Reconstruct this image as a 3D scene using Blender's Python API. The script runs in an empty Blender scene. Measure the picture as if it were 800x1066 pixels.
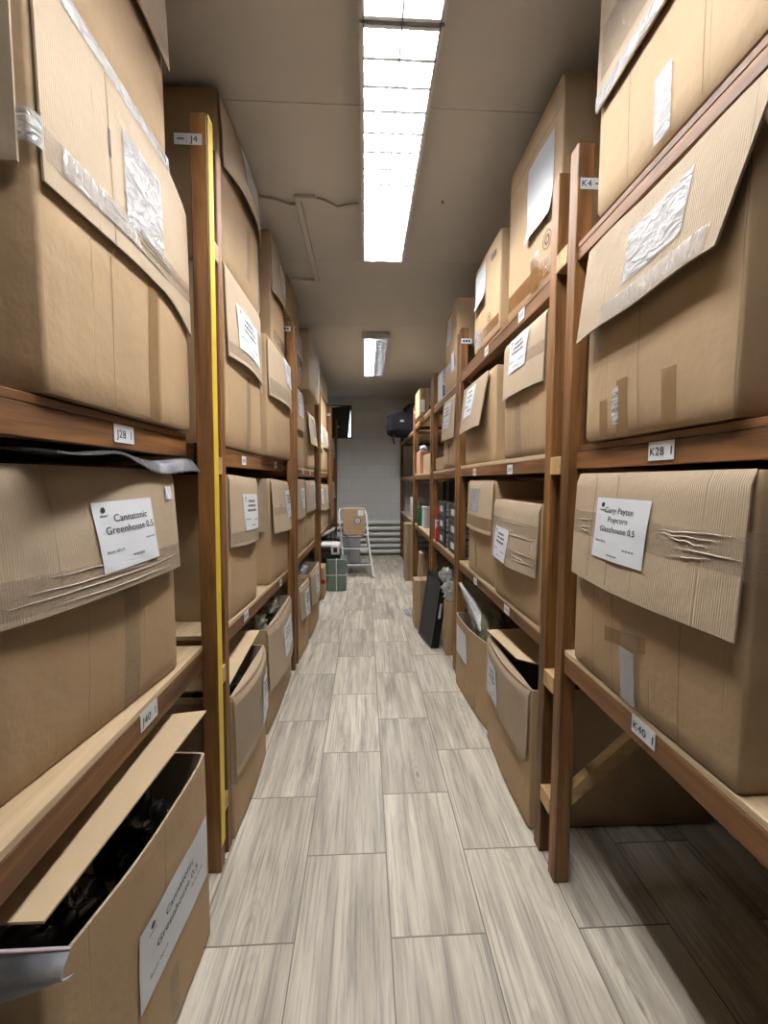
import bpy, math, random
from mathutils import Vector, Matrix, noise

SC = bpy.context.scene
COL = SC.collection
R = math.radians
PI = math.pi
rnd = random.Random(7)

# ------------------------------------------------------------------ materials
def new_mat(name):
    m = bpy.data.materials.new(name); m.use_nodes = True
    nt = m.node_tree; nt.nodes.clear()
    return m, nt
def N(nt, typ, **kw):
    n = nt.nodes.new(typ)
    for k, v in kw.items():
        if k in n.inputs.keys(): n.inputs[k].default_value = v
        else: setattr(n, k, v)
    return n
def L(nt, a, ao, b, bi): nt.links.new(a.outputs[ao], b.inputs[bi])
def out(nt, sh, o=0):
    t = N(nt, 'ShaderNodeOutputMaterial'); nt.links.new(sh.outputs[o], t.inputs['Surface'])
def math_(nt, op, a=None, b=None, av=0.0, bv=0.0):
    n = N(nt, 'ShaderNodeMath', operation=op)
    n.inputs[0].default_value = av; n.inputs[1].default_value = bv
    if a is not None: nt.links.new(a, n.inputs[0])
    if b is not None: nt.links.new(b, n.inputs[1])
    return n.outputs[0]
def mixc(nt, fac, a, b, blend='MIX'):
    n = N(nt, 'ShaderNodeMix', data_type='RGBA', blend_type=blend)
    for sock, v in ((n.inputs[0], fac), (n.inputs[6], a), (n.inputs[7], b)):
        if hasattr(v, 'links'): nt.links.new(v, sock)
        else: sock.default_value = v if not isinstance(v, tuple) else (*v, 1)[:4]
    return n.outputs[2]
def ramp(nt, src, stops):
    n = N(nt, 'ShaderNodeValToRGB')
    e = n.color_ramp.elements
    while len(e) < len(stops): e.new(0.5)
    for i, (p, c) in enumerate(stops):
        e[i].position = p; e[i].color = (*c, 1) if len(c) == 3 else c
    nt.links.new(src, n.inputs[0]); return n.outputs[0]
def mapped(nt, scale, coord='Object', rnd_off=True):
    tc = N(nt, 'ShaderNodeTexCoord'); mp = N(nt, 'ShaderNodeMapping')
    mp.inputs['Scale'].default_value = scale
    nt.links.new(tc.outputs[coord], mp.inputs['Vector'])
    if rnd_off:
        oi = N(nt, 'ShaderNodeObjectInfo')
        m = math_(nt, 'MULTIPLY', oi.outputs['Random'], None, bv=37.0)
        nt.links.new(m, mp.inputs['Location'])
    return mp.outputs[0]
def bump(nt, h, strength, dist=0.002):
    b = N(nt, 'ShaderNodeBump', Strength=strength, Distance=dist)
    nt.links.new(h, b.inputs['Height']); return b.outputs[0]
def plain(name, col, rough=0.6, metal=0.0, nscale=0, nstr=0.0, coat=0.0, var=0.0):
    m, nt = new_mat(name)
    p = N(nt, 'ShaderNodeBsdfPrincipled', Roughness=rough, Metallic=metal)
    p.inputs['Base Color'].default_value = (*col, 1)
    p.inputs['Coat Weight'].default_value = coat
    if nscale:
        t = N(nt, 'ShaderNodeTexNoise', Scale=nscale, Detail=4.0)
        nt.links.new(mapped(nt, (1, 1, 1)), t.inputs['Vector'])
        nt.links.new(bump(nt, t.outputs[0], nstr, 0.01), p.inputs['Normal'])
        if var:
            c = mixc(nt, t.outputs[0], tuple(x*(1-var) for x in col), tuple(min(1, x*(1+var)) for x in col))
            nt.links.new(c, p.inputs['Base Color'])
    out(nt, p); return m

def cardboard(name, col, corr, line=0.35):
    m, nt = new_mat(name)
    p = N(nt, 'ShaderNodeBsdfPrincipled', Roughness=0.72)
    oi = N(nt, 'ShaderNodeObjectInfo')
    big = N(nt, 'ShaderNodeTexNoise', Scale=3.5, Detail=5.0, Roughness=0.6)
    nt.links.new(mapped(nt, (1, 1, 1)), big.inputs['Vector'])
    fib = N(nt, 'ShaderNodeTexNoise', Scale=180.0, Detail=2.0)
    nt.links.new(mapped(nt, (1, 1, .25)), fib.inputs['Vector'])
    c0 = mixc(nt, big.outputs[0], tuple(x*0.84 for x in col), tuple(x*1.14 for x in col))
    c1 = mixc(nt, math_(nt, 'MULTIPLY', fib.outputs[0], None, bv=0.22), c0, tuple(x*0.62 for x in col))
    # pale or dark batch of board, per box
    val = math_(nt, 'MULTIPLY_ADD', oi.outputs['Random'], None, bv=0.18)
    val.node.inputs[2].default_value = 0.91
    hs = N(nt, 'ShaderNodeHueSaturation'); nt.links.new(c1, hs.inputs['Color']); nt.links.new(val, hs.inputs['Value'])
    # vertical score lines where the board has been folded or pressed
    vo = N(nt, 'ShaderNodeTexVoronoi', feature='DISTANCE_TO_EDGE', voronoi_dimensions='1D', Scale=5.0)
    sx = N(nt, 'ShaderNodeSeparateXYZ'); nt.links.new(mapped(nt, (1, 1, 1)), sx.inputs[0])
    wob = N(nt, 'ShaderNodeTexNoise', Scale=2.0); nt.links.new(mapped(nt, (1, 1, 1)), wob.inputs['Vector'])
    xx = math_(nt, 'ADD', sx.outputs[0], math_(nt, 'MULTIPLY', wob.outputs[0], None, bv=0.02))
    nt.links.new(xx, vo.inputs['W'])
    crease = ramp(nt, vo.outputs['Distance'], [(0.0, (1, 1, 1)), (0.012, (0, 0, 0))])
    brk = ramp(nt, big.outputs[0], [(0.45, (0, 0, 0)), (0.58, (1, 1, 1))])
    cr = math_(nt, 'MULTIPLY', crease, brk)
    c2 = mixc(nt, math_(nt, 'MULTIPLY', cr, None, bv=line), hs.outputs[0], tuple(x*0.5 for x in col))
    # corrugation
    wv = N(nt, 'ShaderNodeTexWave', Scale=64.0, Distortion=0.8, Detail=1.0, bands_direction='X')
    nt.links.new(mapped(nt, (1, 0.02, 0.03)), wv.inputs['Vector'])
    c3 = mixc(nt, math_(nt, 'MULTIPLY', wv.outputs[1], None, bv=0.10*corr), c2, tuple(x*0.66 for x in col))
    nt.links.new(c3, p.inputs['Base Color'])
    h1 = math_(nt, 'MULTIPLY', wv.outputs[1], None, bv=0.13*corr)
    h2 = math_(nt, 'MULTIPLY', big.outputs[0], None, bv=3.5)
    h3 = math_(nt, 'MULTIPLY', cr, None, bv=-0.6)
    h = math_(nt, 'ADD', math_(nt, 'ADD', h1, h2), h3)
    nt.links.new(bump(nt, h, 0.55, 0.006), p.inputs['Normal'])
    out(nt, p); return m

def wood(name, dark, light, axis, rough=0.55, scale=1.0):
    m, nt = new_mat(name)
    p = N(nt, 'ShaderNodeBsdfPrincipled', Roughness=rough)
    sc = {'Z': (26, 26, 1.3), 'Y': (26, 1.3, 26), 'X': (1.3, 26, 26)}[axis]
    g = N(nt, 'ShaderNodeTexNoise', Scale=scale, Detail=6.0, Roughness=0.65, Distortion=0.6)
    nt.links.new(mapped(nt, sc), g.inputs['Vector'])
    b = N(nt, 'ShaderNodeTexNoise', Scale=2.6, Detail=3.0)
    sb = {'Z': (2, 2, .8), 'Y': (2, .8, 2), 'X': (.8, 2, 2)}[axis]
    nt.links.new(mapped(nt, sb), b.inputs['Vector'])
    c = ramp(nt, g.outputs[0], [(0.32, dark), (0.50, tuple((a+b_)/2 for a, b_ in zip(dark, light))), (0.66, light)])
    c = mixc(nt, math_(nt, 'MULTIPLY', b.outputs[0], None, bv=0.55), c, tuple(x*0.62 for x in dark))
    # knots
    k = N(nt, 'ShaderNodeTexVoronoi', Scale=1.0)
    sk = {'Z': (9, 9, 2.6), 'Y': (9, 2.6, 9), 'X': (2.6, 9, 9)}[axis]
    nt.links.new(mapped(nt, sk), k.inputs['Vector'])
    kf = ramp(nt, k.outputs['Distance'], [(0.0, (1, 1, 1)), (0.17, (0, 0, 0))])
    c = mixc(nt, math_(nt, 'MULTIPLY', kf, None, bv=0.75), c, tuple(x*0.4 for x in dark))
    nt.links.new(c, p.inputs['Base Color'])
    nt.links.new(bump(nt, g.outputs[0], 0.35, 0.002), p.inputs['Normal'])
    out(nt, p); return m

def film(name, tint, alpha, rough=0.12, crinkle=40.0, strength=0.8, spec=0.5, dist=0.004, stretch=(1, 1, 1), var=1.0):
    """see-through plastic: part of the light passes, part meets a glossy crinkled skin"""
    m, nt = new_mat(name)
    tr = N(nt, 'ShaderNodeBsdfTransparent')
    p = N(nt, 'ShaderNodeBsdfPrincipled', Roughness=rough)
    p.inputs['Base Color'].default_value = (*tint, 1)
    p.inputs['Specular IOR Level'].default_value = spec
    t = N(nt, 'ShaderNodeTexNoise', Scale=crinkle, Detail=3.0, Distortion=1.2)
    nt.links.new(mapped(nt, stretch), t.inputs['Vector'])
    nt.links.new(bump(nt, t.outputs[0], strength, dist), p.inputs['Normal'])
    mx = N(nt, 'ShaderNodeMixShader')
    w = ramp(nt, t.outputs[0], [(0.30, (max(0, alpha-.18*var),)*3), (0.62, (alpha,)*3), (0.75, (min(1, alpha+.3*var),)*3)])
    nt.links.new(w, mx.inputs[0])
    nt.links.new(tr.outputs[0], mx.inputs[1]); nt.links.new(p.outputs[0], mx.inputs[2])
    out(nt, mx); return m

def emit(name, col, s):
    m, nt = new_mat(name)
    e = N(nt, 'ShaderNodeEmission', Strength=s); e.inputs['Color'].default_value = (*col, 1)
    out(nt, e); return m

TILE_W, TILE_L, TX0, TY0 = 0.305, 0.605, 0.0785, 1.205
def floor_material():
    m, nt = new_mat('wood_look_tiles')
    p = N(nt, 'ShaderNodeBsdfPrincipled', Roughness=0.42)
    tc = N(nt, 'ShaderNodeTexCoord'); sx = N(nt, 'ShaderNodeSeparateXYZ')
    nt.links.new(tc.outputs['Object'], sx.inputs[0])
    X, Y = sx.outputs[0], sx.outputs[1]
    u = math_(nt, 'DIVIDE', math_(nt, 'SUBTRACT', X, None, bv=TX0), None, bv=TILE_W)
    iu = math_(nt, 'FLOOR', u)
    odd = math_(nt, 'FLOORED_MODULO', iu, None, bv=2.0)
    v0 = math_(nt, 'DIVIDE', math_(nt, 'SUBTRACT', Y, None, bv=TY0), None, bv=TILE_L)
    v = math_(nt, 'ADD', v0, math_(nt, 'MULTIPLY', odd, None, bv=0.5))
    iv = math_(nt, 'FLOOR', v)
    fu = math_(nt, 'FRACT', u); fv = math_(nt, 'FRACT', v)
    def edge(f, w):
        a = math_(nt, 'LESS_THAN', f, None, bv=w); b = math_(nt, 'GREATER_THAN', f, None, bv=1-w)
        return math_(nt, 'MAXIMUM', a, b)
    grout = math_(nt, 'MAXIMUM', edge(fu, 0.0075), edge(fv, 0.0042))
    cid = N(nt, 'ShaderNodeCombineXYZ'); nt.links.new(iu, cid.inputs[0]); nt.links.new(iv, cid.inputs[1])
    wn = N(nt, 'ShaderNodeTexWhiteNoise', noise_dimensions='2D'); nt.links.new(cid.outputs[0], wn.inputs['Vector'])
    off = math_(nt, 'MULTIPLY', wn.outputs['Value'], None, bv=60.0)
    def coords(sxv, syv):
        c = N(nt, 'ShaderNodeCombineXYZ')
        nt.links.new(math_(nt, 'MULTIPLY', X, None, bv=sxv), c.inputs[0])
        nt.links.new(math_(nt, 'MULTIPLY', Y, None, bv=syv), c.inputs[1])
        nt.links.new(off, c.inputs[2]); return c.outputs[0]
    streak = N(nt, 'ShaderNodeTexNoise', Scale=1.0, Detail=6.0, Roughness=0.62, Distortion=0.5)
    nt.links.new(coords(17, 1.5), streak.inputs['Vector'])
    fine = N(nt, 'ShaderNodeTexNoise', Scale=1.0, Detail=5.0, Roughness=0.75, Distortion=0.3)
    nt.links.new(coords(100, 2.2), fine.inputs['Vector'])
    hue = N(nt, 'ShaderNodeTexNoise', Scale=1.0, Detail=2.0)
    nt.links.new(coords(6, 1.2), hue.inputs['Vector'])
    base = ramp(nt, streak.outputs[0], [(0.28, (0.23, 0.20, 0.165)), (0.44, (0.50, 0.455, 0.38)), (0.57, (0.71, 0.66, 0.56)), (0.74, (0.85, 0.80, 0.69))])
    base = mixc(nt, math_(nt, 'MULTIPLY', hue.outputs[0], None, bv=0.5), base, (0.52, 0.45, 0.345))
    dk = ramp(nt, fine.outputs[0], [(0.38, (1, 1, 1)), (0.50, (0, 0, 0))])
    base = mixc(nt, math_(nt, 'MULTIPLY', dk, None, bv=0.55), base, (0.17, 0.15, 0.13))
    # growth rings round a few knots
    vo = N(nt, 'ShaderNodeTexVoronoi', Scale=1.0); nt.links.new(coords(6.5, 2.1), vo.inputs['Vector'])
    ring = math_(nt, 'SINE', math_(nt, 'MULTIPLY', vo.outputs['Distance'], None, bv=62.0))
    near = ramp(nt, vo.outputs['Distance'], [(0.05, (1, 1, 1)), (0.42, (0, 0, 0))])
    rg = math_(nt, 'MULTIPLY', math_(nt, 'GREATER_THAN', ring, None, bv=0.35), near)
    base = mixc(nt, math_(nt, 'MULTIPLY', rg, None, bv=0.30), base, (0.20, 0.175, 0.15))
    kn = ramp(nt, vo.outputs['Distance'], [(0.03, (1, 1, 1)), (0.075, (0, 0, 0))])
    base = mixc(nt, math_(nt, 'MULTIPLY', kn, None, bv=0.7), base, (0.16, 0.13, 0.11))
    tone = math_(nt, 'MULTIPLY_ADD', wn.outputs['Value'], None, bv=0.26); tone.node.inputs[2].default_value = 0.85
    hs = N(nt, 'ShaderNodeHueSaturation'); nt.links.new(base, hs.inputs['Color']); nt.links.new(tone, hs.inputs['Value'])
    c = mixc(nt, grout, hs.outputs[0], (0.20, 0.17, 0.135))
    nt.links.new(c, p.inputs['Base Color'])
    rg2 = math_(nt, 'MULTIPLY_ADD', fine.outputs[0], None, bv=0.25); rg2.node.inputs[2].default_value = 0.32
    nt.links.new(rg2, p.inputs['Roughness'])
    h = math_(nt, 'ADD', math_(nt, 'MULTIPLY', grout, None, bv=-1.2), math_(nt, 'MULTIPLY', fine.outputs[0], None, bv=0.25))
    nt.links.new(bump(nt, h, 0.5, 0.002), p.inputs['Normal'])
    out(nt, p); return m

def block_wall_material():
    m, nt = new_mat('painted_block_wall')
    p = N(nt, 'ShaderNodeBsdfPrincipled', Roughness=0.6)
    tc = N(nt, 'ShaderNodeTexCoord'); mp = N(nt, 'ShaderNodeMapping')
    mp.inputs['Rotation'].default_value = (R(90), 0, 0)
    nt.links.new(tc.outputs['Object'], mp.inputs['Vector'])
    b = N(nt, 'ShaderNodeTexBrick', Scale=1.0, offset=0.5)
    b.inputs['Mortar Size'].default_value = 0.006
    b.inputs['Mortar Smooth'].default_value = 0.4
    b.inputs['Brick Width'].default_value = 0.50
    b.inputs['Row Height'].default_value = 0.25
    b.inputs['Color1'].default_value = (0.74, 0.755, 0.76, 1); b.inputs['Color2'].default_value = (0.70, 0.715, 0.72, 1)
    b.inputs['Mortar'].default_value = (0.60, 0.61, 0.61, 1)
    nt.links.new(mp.outputs[0], b.inputs['Vector'])
    n = N(nt, 'ShaderNodeTexNoise', Scale=7.0, Detail=5.0); nt.links.new(tc.outputs['Object'], n.inputs['Vector'])
    c = mixc(nt, math_(nt, 'MULTIPLY', n.outputs[0], None, bv=0.25), b.outputs[0], (0.60, 0.615, 0.62))
    nt.links.new(c, p.inputs['Base Color'])
    h = math_(nt, 'ADD', math_(nt, 'MULTIPLY', b.outputs[1], None, bv=-1.0), math_(nt, 'MULTIPLY', n.outputs[0], None, bv=0.4))
    nt.links.new(bump(nt, h, 0.4, 0.004), p.inputs['Normal'])
    out(nt, p); return m

M = {}
KRAFT = (0.435, 0.300, 0.168)
M['card'] = cardboard('kraft_cardboard', KRAFT, 0.12)
M['card_in'] = cardboard('kraft_cardboard_inner_face', (0.465, 0.362, 0.252), 1.0)
M['card_lid'] = cardboard('pale_kraft_flap', (0.61, 0.455, 0.285), 0.1, 0.1)
M['wood_v'] = wood('stained_pine_upright', (0.060, 0.021, 0.004), (0.37, 0.165, 0.040), 'Z')
M['wood_h'] = wood('stained_pine_beam', (0.055, 0.019, 0.004), (0.33, 0.142, 0.036), 'Y')
M['wood_x'] = wood('stained_pine_rail', (0.055, 0.019, 0.004), (0.33, 0.142, 0.036), 'X')
M['plank'] = wood('raw_pine_plank', (0.50, 0.36, 0.21), (0.74, 0.58, 0.38), 'Y')
M['block'] = wood('raw_pine_offcut', (0.42, 0.25, 0.10), (0.66, 0.44, 0.22), 'X')
M['paper'] = plain('white_paper', (0.72, 0.75, 0.80), 0.45, 0, 9, 0.25)
M['ink'] = plain('black_ink', (0.02, 0.02, 0.022), 0.5)
M['ink_grey'] = plain('grey_print', (0.20, 0.21, 0.24), 0.6)
M['ink_blue'] = plain('blue_logo_ink', (0.05, 0.09, 0.25), 0.5)
M['ink_brown'] = plain('brown_box_print', (0.13, 0.075, 0.035), 0.7)
M['tape'] = film('clear_packing_tape', (0.42, 0.32, 0.24), 0.36, 0.16, 60, 0.7, 0.6, 0.003, (1, 1, 5))
M['tape_fold_glare'] = plain('tape_wrinkle_glare', (0.66, 0.59, 0.50), 0.18)  # whitish colour stands in for glare along the wrinkles
M['tape_sheen'] = film('sheen_tinted_tape', (0.62, 0.60, 0.60), 0.46, 0.08, 60, 1.0, 1.0, 0.006, (1, 1, .25))  # pale tint paints the silvery sheen of clear tape
M['tape_dark'] = film('dark_brown_tape', (0.26, 0.125, 0.04), 0.80, 0.2, 30, 0.5, 0.5, 0.003, var=.2)
M['crease'] = plain('pressed_score_line', (0.20, 0.125, 0.062), 0.8)
M['tape_brown'] = film('brown_packing_tape', (0.33, 0.195, 0.085), 0.55, 0.22, 30, 0.5, 0.5, 0.003, var=.15)
M['pouch'] = film('clear_document_pouch', (0.62, 0.64, 0.68), 0.72, 0.07, 22, 1.0, 1.0, 0.012, (1, 1, 2))  # whitish base stands in for part of the reflections on clear plastic
M['clear'] = film('clear_polythene', (0.60, 0.62, 0.66), 0.42, 0.12, 14, 0.9, 0.7, 0.02)
M['wrap'] = film('stretch_wrap', (0.42, 0.39, 0.37), 0.40, 0.10, 18, 1.0, 0.9, 0.02)
M['crumple'] = film('crumpled_clear_film', (0.78, 0.77, 0.74), 0.55, 0.08, 18, 1.0, 1.0, 0.02)
M['milky'] = film('milky_polythene', (0.56, 0.59, 0.66), 0.72, 0.25, 9, 0.5, 0.5, 0.02)
M['black_bag'] = plain('black_polythene', (0.026, 0.027, 0.028), 0.16, 0, 22, 1.0, 0.6)
M['vac'] = plain('vacuum_packed_herb', (0.27, 0.26, 0.20), 0.16, 0, 30, 1.0, 0.8, 0.5)
M['herb'] = plain('dried_herb', (0.16, 0.155, 0.10), 0.7, 0, 45, 1.0, 0, 0.5)
M['clear_bag'] = film('clear_bag_film', (0.86, 0.88, 0.95), 0.74, 0.16, 16, 0.8, 0.7, 0.02)
M['yellow'] = plain('yellow_paint', (0.72, 0.53, 0.045), 0.5, 0, 20, 0.15, 0, 0.12)
M['floor'] = floor_material()
M['blockwall'] = block_wall_material()
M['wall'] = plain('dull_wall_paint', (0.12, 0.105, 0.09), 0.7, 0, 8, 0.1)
M['ceil'] = plain('matt_ceiling_paint', (0.66, 0.625, 0.585), 0.8, 0, 3.0, 0.05, 0, 0.06)
M['white_metal'] = plain('white_enamel', (0.72, 0.72, 0.70), 0.35)
M['reflector'] = plain('bright_reflector', (0.90, 0.91, 0.93), 0.22, 0.6)
M['louvre'] = plain('louvre_blade', (0.78, 0.81, 0.86), 0.22, 0.8)
M['tube'] = emit('lit_fluorescent_tube', (1.0, 0.985, 0.965), 104.0)
M['tube_boosted'] = emit('boosted_fluorescent_tube', (1.0, 0.99, 0.975), 420.0)  # emission raised above the other tubes to brighten the far end
M['tube_off'] = plain('unlit_fluorescent_tube', (0.75, 0.77, 0.80), 0.3)
M['daylight'] = emit('daylight_outside_window', (0.75, 0.95, 1.0), 3.0)
M['alu'] = plain('aluminium', (0.72, 0.74, 0.78), 0.35, 0.75)
M['alu_white'] = plain('white_coated_steel', (0.74, 0.76, 0.79), 0.35)
M['black'] = plain('black_plastic', (0.014, 0.014, 0.016), 0.4)
M['black_foam'] = plain('black_mesh_foam', (0.016, 0.017, 0.018), 0.7, 0, 220, 0.6)
M['fabric'] = plain('black_nylon', (0.007, 0.007, 0.010), 0.85, 0, 60, 0.5)
for n_ in M['fabric'].node_tree.nodes:
    if n_.type == 'BSDF_PRINCIPLED': n_.inputs['Specular IOR Level'].default_value = 0.15
M['grey_pl'] = plain('grey_plastic', (0.20, 0.215, 0.24), 0.4)
M['grey_lt'] = plain('light_grey_plastic', (0.46, 0.47, 0.49), 0.4)
M['white_pl'] = plain('white_plastic', (0.74, 0.74, 0.73), 0.35)
M['green_wrap'] = plain('green_wrapped_parcel', (0.135, 0.205, 0.165), 0.22, 0, 18, 0.6, 0.5, 0.25)
M['green'] = plain('green_bottle', (0.008, 0.11, 0.045), 0.2)
M['red'] = plain('red_plastic', (0.50, 0.02, 0.015), 0.3)
M['blue_print'] = plain('blue_carton_print', (0.05, 0.09, 0.36), 0.4)
M['white_card'] = plain('white_carton', (0.62, 0.62, 0.66), 0.5)
M['pink_card'] = cardboard('pinkish_cardboard', (0.50, 0.27, 0.16), 0.1)
M['pipe'] = plain('cream_radiator_enamel', (0.76, 0.75, 0.71), 0.4)
M['cable'] = plain('grey_cable', (0.33, 0.30, 0.27), 0.6)
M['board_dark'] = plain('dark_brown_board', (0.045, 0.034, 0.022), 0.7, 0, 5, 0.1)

# ------------------------------------------------------------------ mesh helpers
class MB:
    def __init__(s): s.v = []; s.f = []; s.mi = []; s.sm = []
    def add(s, vs, fs, mi=0, smooth=False):
        o = len(s.v); s.v += [tuple(p) for p in vs]
        for f in fs:
            s.f.append(tuple(i+o for i in f)); s.mi.append(mi); s.sm.append(smooth)
        return s
    def box(s, a, b, mi=0, bev=0.0):
        x0, y0, z0 = (min(p, q) for p, q in zip(a, b)); x1, y1, z1 = (max(p, q) for p, q in zip(a, b))
        if bev <= 0:
            vs = [(x, y, z) for z in (z0, z1) for y in (y0, y1) for x in (x0, x1)]
            return s.add(vs, [(0, 2, 3, 1), (4, 5, 7, 6), (0, 1, 5, 4), (2, 6, 7, 3), (0, 4, 6, 2), (1, 3, 7, 5)], mi)
        # chamfered box: each face inset, strips between
        bev = min(bev, (x1-x0)/2.5, (y1-y0)/2.5, (z1-z0)/2.5)
        idx = {}; vs = []
        for sx in (0, 1):
            for sy in (0, 1):
                for sz in (0, 1):
                    c = (x1 if sx else x0, y1 if sy else y0, z1 if sz else z0)
                    d = (-bev if sx else bev, -bev if sy else bev, -bev if sz else bev)
                    for ax in range(3):
                        p = [c[i] if i == ax else c[i]+d[i] for i in range(3)]
                        idx[(sx, sy, sz, ax)] = len(vs); vs.append(tuple(p))
        fs = []
        def g(sx, sy, sz, ax): return idx[(sx, sy, sz, ax)]
        for sgn in (0, 1):
            q = [(sgn, 0, 0), (sgn, 1, 0), (sgn, 1, 1), (sgn, 0, 1)]; fs.append([g(*k, 0) for k in q][::1 if sgn else -1])
            q = [(0, sgn, 0), (0, sgn, 1), (1, sgn, 1), (1, sgn, 0)]; fs.append([g(*k, 1) for k in q][::1 if sgn else -1])
            q = [(0, 0, sgn), (1, 0, sgn), (1, 1, sgn), (0, 1, sgn)]; fs.append([g(*k, 2) for k in q][::1 if sgn else -1])
        for a in (0, 1):
            for b_ in (0, 1):
                fs.append([g(a, b_, 0, 0), g(a, b_, 1, 0), g(a, b_, 1, 1), g(a, b_, 0, 1)])
                fs.append([g(a, 0, b_, 0), g(a, 1, b_, 0), g(a, 1, b_, 2), g(a, 0, b_, 2)])
                fs.append([g(0, a, b_, 1), g(1, a, b_, 1), g(1, a, b_, 2), g(0, a, b_, 2)])
                for c_ in (0, 1):
                    fs.append([g(a, b_, c_, 0), g(a, b_, c_, 1), g(a, b_, c_, 2)])
        return s.add(vs, fs, mi)
    def grid(s, P, nu, nv, mi=0, smooth=True):
        vs = [P(i/nu, j/nv) for j in range(nv+1) for i in range(nu+1)]
        W = nu+1
        return s.add(vs, [(j*W+i, j*W+i+1, (j+1)*W+i+1, (j+1)*W+i) for j in range(nv) for i in range(nu)], mi, smooth)
    def sheet(s, P, nu, nv, T, mi=0, mi_back=None, mi_edge=None):
        """thick sheet: P(u,v) is one face, T(u,v) the vector to the other face"""
        mi_back = mi if mi_back is None else mi_back; mi_edge = mi if mi_edge is None else mi_edge
        Q = lambda u, v: tuple(a+b for a, b in zip(P(u, v), T(u, v)))
        s.grid(P, nu, nv, mi)
        W = nu+1
        vs = [Q(i/nu, j/nv) for j in range(nv+1) for i in range(nu+1)]
        s.add(vs, [(j*W+i, (j+1)*W+i, (j+1)*W+i+1, j*W+i+1) for j in range(nv) for i in range(nu)], mi_back, True)
        for (uu, vv, n) in ((lambda t: t, lambda t: 0, nu), (lambda t: t, lambda t: 1, nu), (lambda t: 0, lambda t: t, nv), (lambda t: 1, lambda t: t, nv)):
            a = [P(uu(k/n), vv(k/n)) for k in range(n+1)]; b = [Q(uu(k/n), vv(k/n)) for k in range(n+1)]
            s.add(a+b, [(k, k+1, n+1+k+1, n+1+k) for k in range(n)], mi_edge)
        return s
    def tube(s, pts, r, n=8, mi=0, cap=True):
        pts = [Vector(p) for p in pts]; rs = r if isinstance(r, (list, tuple)) else [r]*len(pts)
        vs = []; up = None
        for i, p in enumerate(pts):
            t = (pts[min(i+1, len(pts)-1)]-pts[max(i-1, 0)]).normalized()
            if up is None:
                up = t.orthogonal().normalized()
            up = (up-t*up.dot(t)).normalized(); sd = t.cross(up)
            for k in range(n):
                a = 2*PI*k/n; vs.append(p+(up*math.cos(a)+sd*math.sin(a))*rs[i])
        fs = [(i*n+k, i*n+(k+1) % n, (i+1)*n+(k+1) % n, (i+1)*n+k) for i in range(len(pts)-1) for k in range(n)]
        s.add(vs, fs, mi, True)
        if cap:
            s.add(vs[:n], [tuple(range(n))[::-1]], mi); s.add(vs[-n:], [tuple(range(n))], mi)
        return s
    def lathe(s, prof, n=16, mi=0, c=(0, 0)):
        vs = [(c[0]+r*math.cos(2*PI*k/n), c[1]+r*math.sin(2*PI*k/n), z) for r, z in prof for k in range(n)]
        s.add(vs, [(i*n+k, i*n+(k+1) % n, (i+1)*n+(k+1) % n, (i+1)*n+k) for i in range(len(prof)-1) for k in range(n)], mi, True)
        s.add(vs[:n], [tuple(range(n))[::-1]], mi); s.add(vs[-n:], [tuple(range(n))], mi); return s
    def blob(s, c, r, seed=0, amp=0.25, freq=2.5, nu=20, nv=12, mi=0, floor=None, power=1.0):
        vs = []
        for j in range(nv+1):
            th = PI*j/nv
            for i in range(nu):
                ph = 2*PI*i/nu
                d = Vector((math.sin(th)*math.cos(ph), math.sin(th)*math.sin(ph), math.cos(th)))
                if power != 1: d = Vector([math.copysign(abs(q)**power, q) for q in d])
                k = 1+amp*noise.fractal(d*freq+Vector((seed*3.1, seed*1.7, seed)), 0.9, 2.0, 3)
                p = Vector((c[0]+d.x*r[0]*k, c[1]+d.y*r[1]*k, c[2]+d.z*r[2]*k))
                if floor is not None and p.z < floor: p.z = floor
                vs.append(p)
        fs = []
        for j in range(nv):
            for i in range(nu):
                fs.append((j*nu+i, (j+1)*nu+i, (j+1)*nu+(i+1) % nu, j*nu+(i+1) % nu))
        return s.add(vs, fs, mi, True)
    def build(s, name, mats, parent=None, off=(0, 0, 0), xf=None):
        if not isinstance(mats, (list, tuple)): mats = [mats]
        me = bpy.data.meshes.new(name)
        vs = s.v
        if any(off): vs = [(x-off[0], y-off[1], z-off[2]) for x, y, z in vs]
        me.from_pydata(vs, [], s.f)
        for m in mats: me.materials.append(m)
        me.polygons.foreach_set('material_index', s.mi); me.polygons.foreach_set('use_smooth', s.sm)
        me.validate(); me.update()
        o = bpy.data.objects.new(name, me); COL.objects.link(o)
        if parent is not None: o.parent = parent
        return o

def thing(name, label, cat, loc=(0, 0, 0), rz=0.0, group=None):
    o = bpy.data.objects.new(name, None); COL.objects.link(o)
    o.location = loc; o.rotation_euler = (0, 0, rz); o.empty_display_size = 0.05
    return tag(o, label, cat, group)
def tag(o, label, cat, group=None):
    o['label'] = label; o['category'] = cat
    if group: o['group'] = group
    return o
def struct(o):
    o['kind'] = 'structure'; return o
def single(name, label, cat, mb, mats, loc, group=None):
    """a thing that is one mesh, its origin at its base"""
    o = mb.build(name, mats, None, off=loc); o.location = loc
    return tag(o, label, cat, group)

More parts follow.
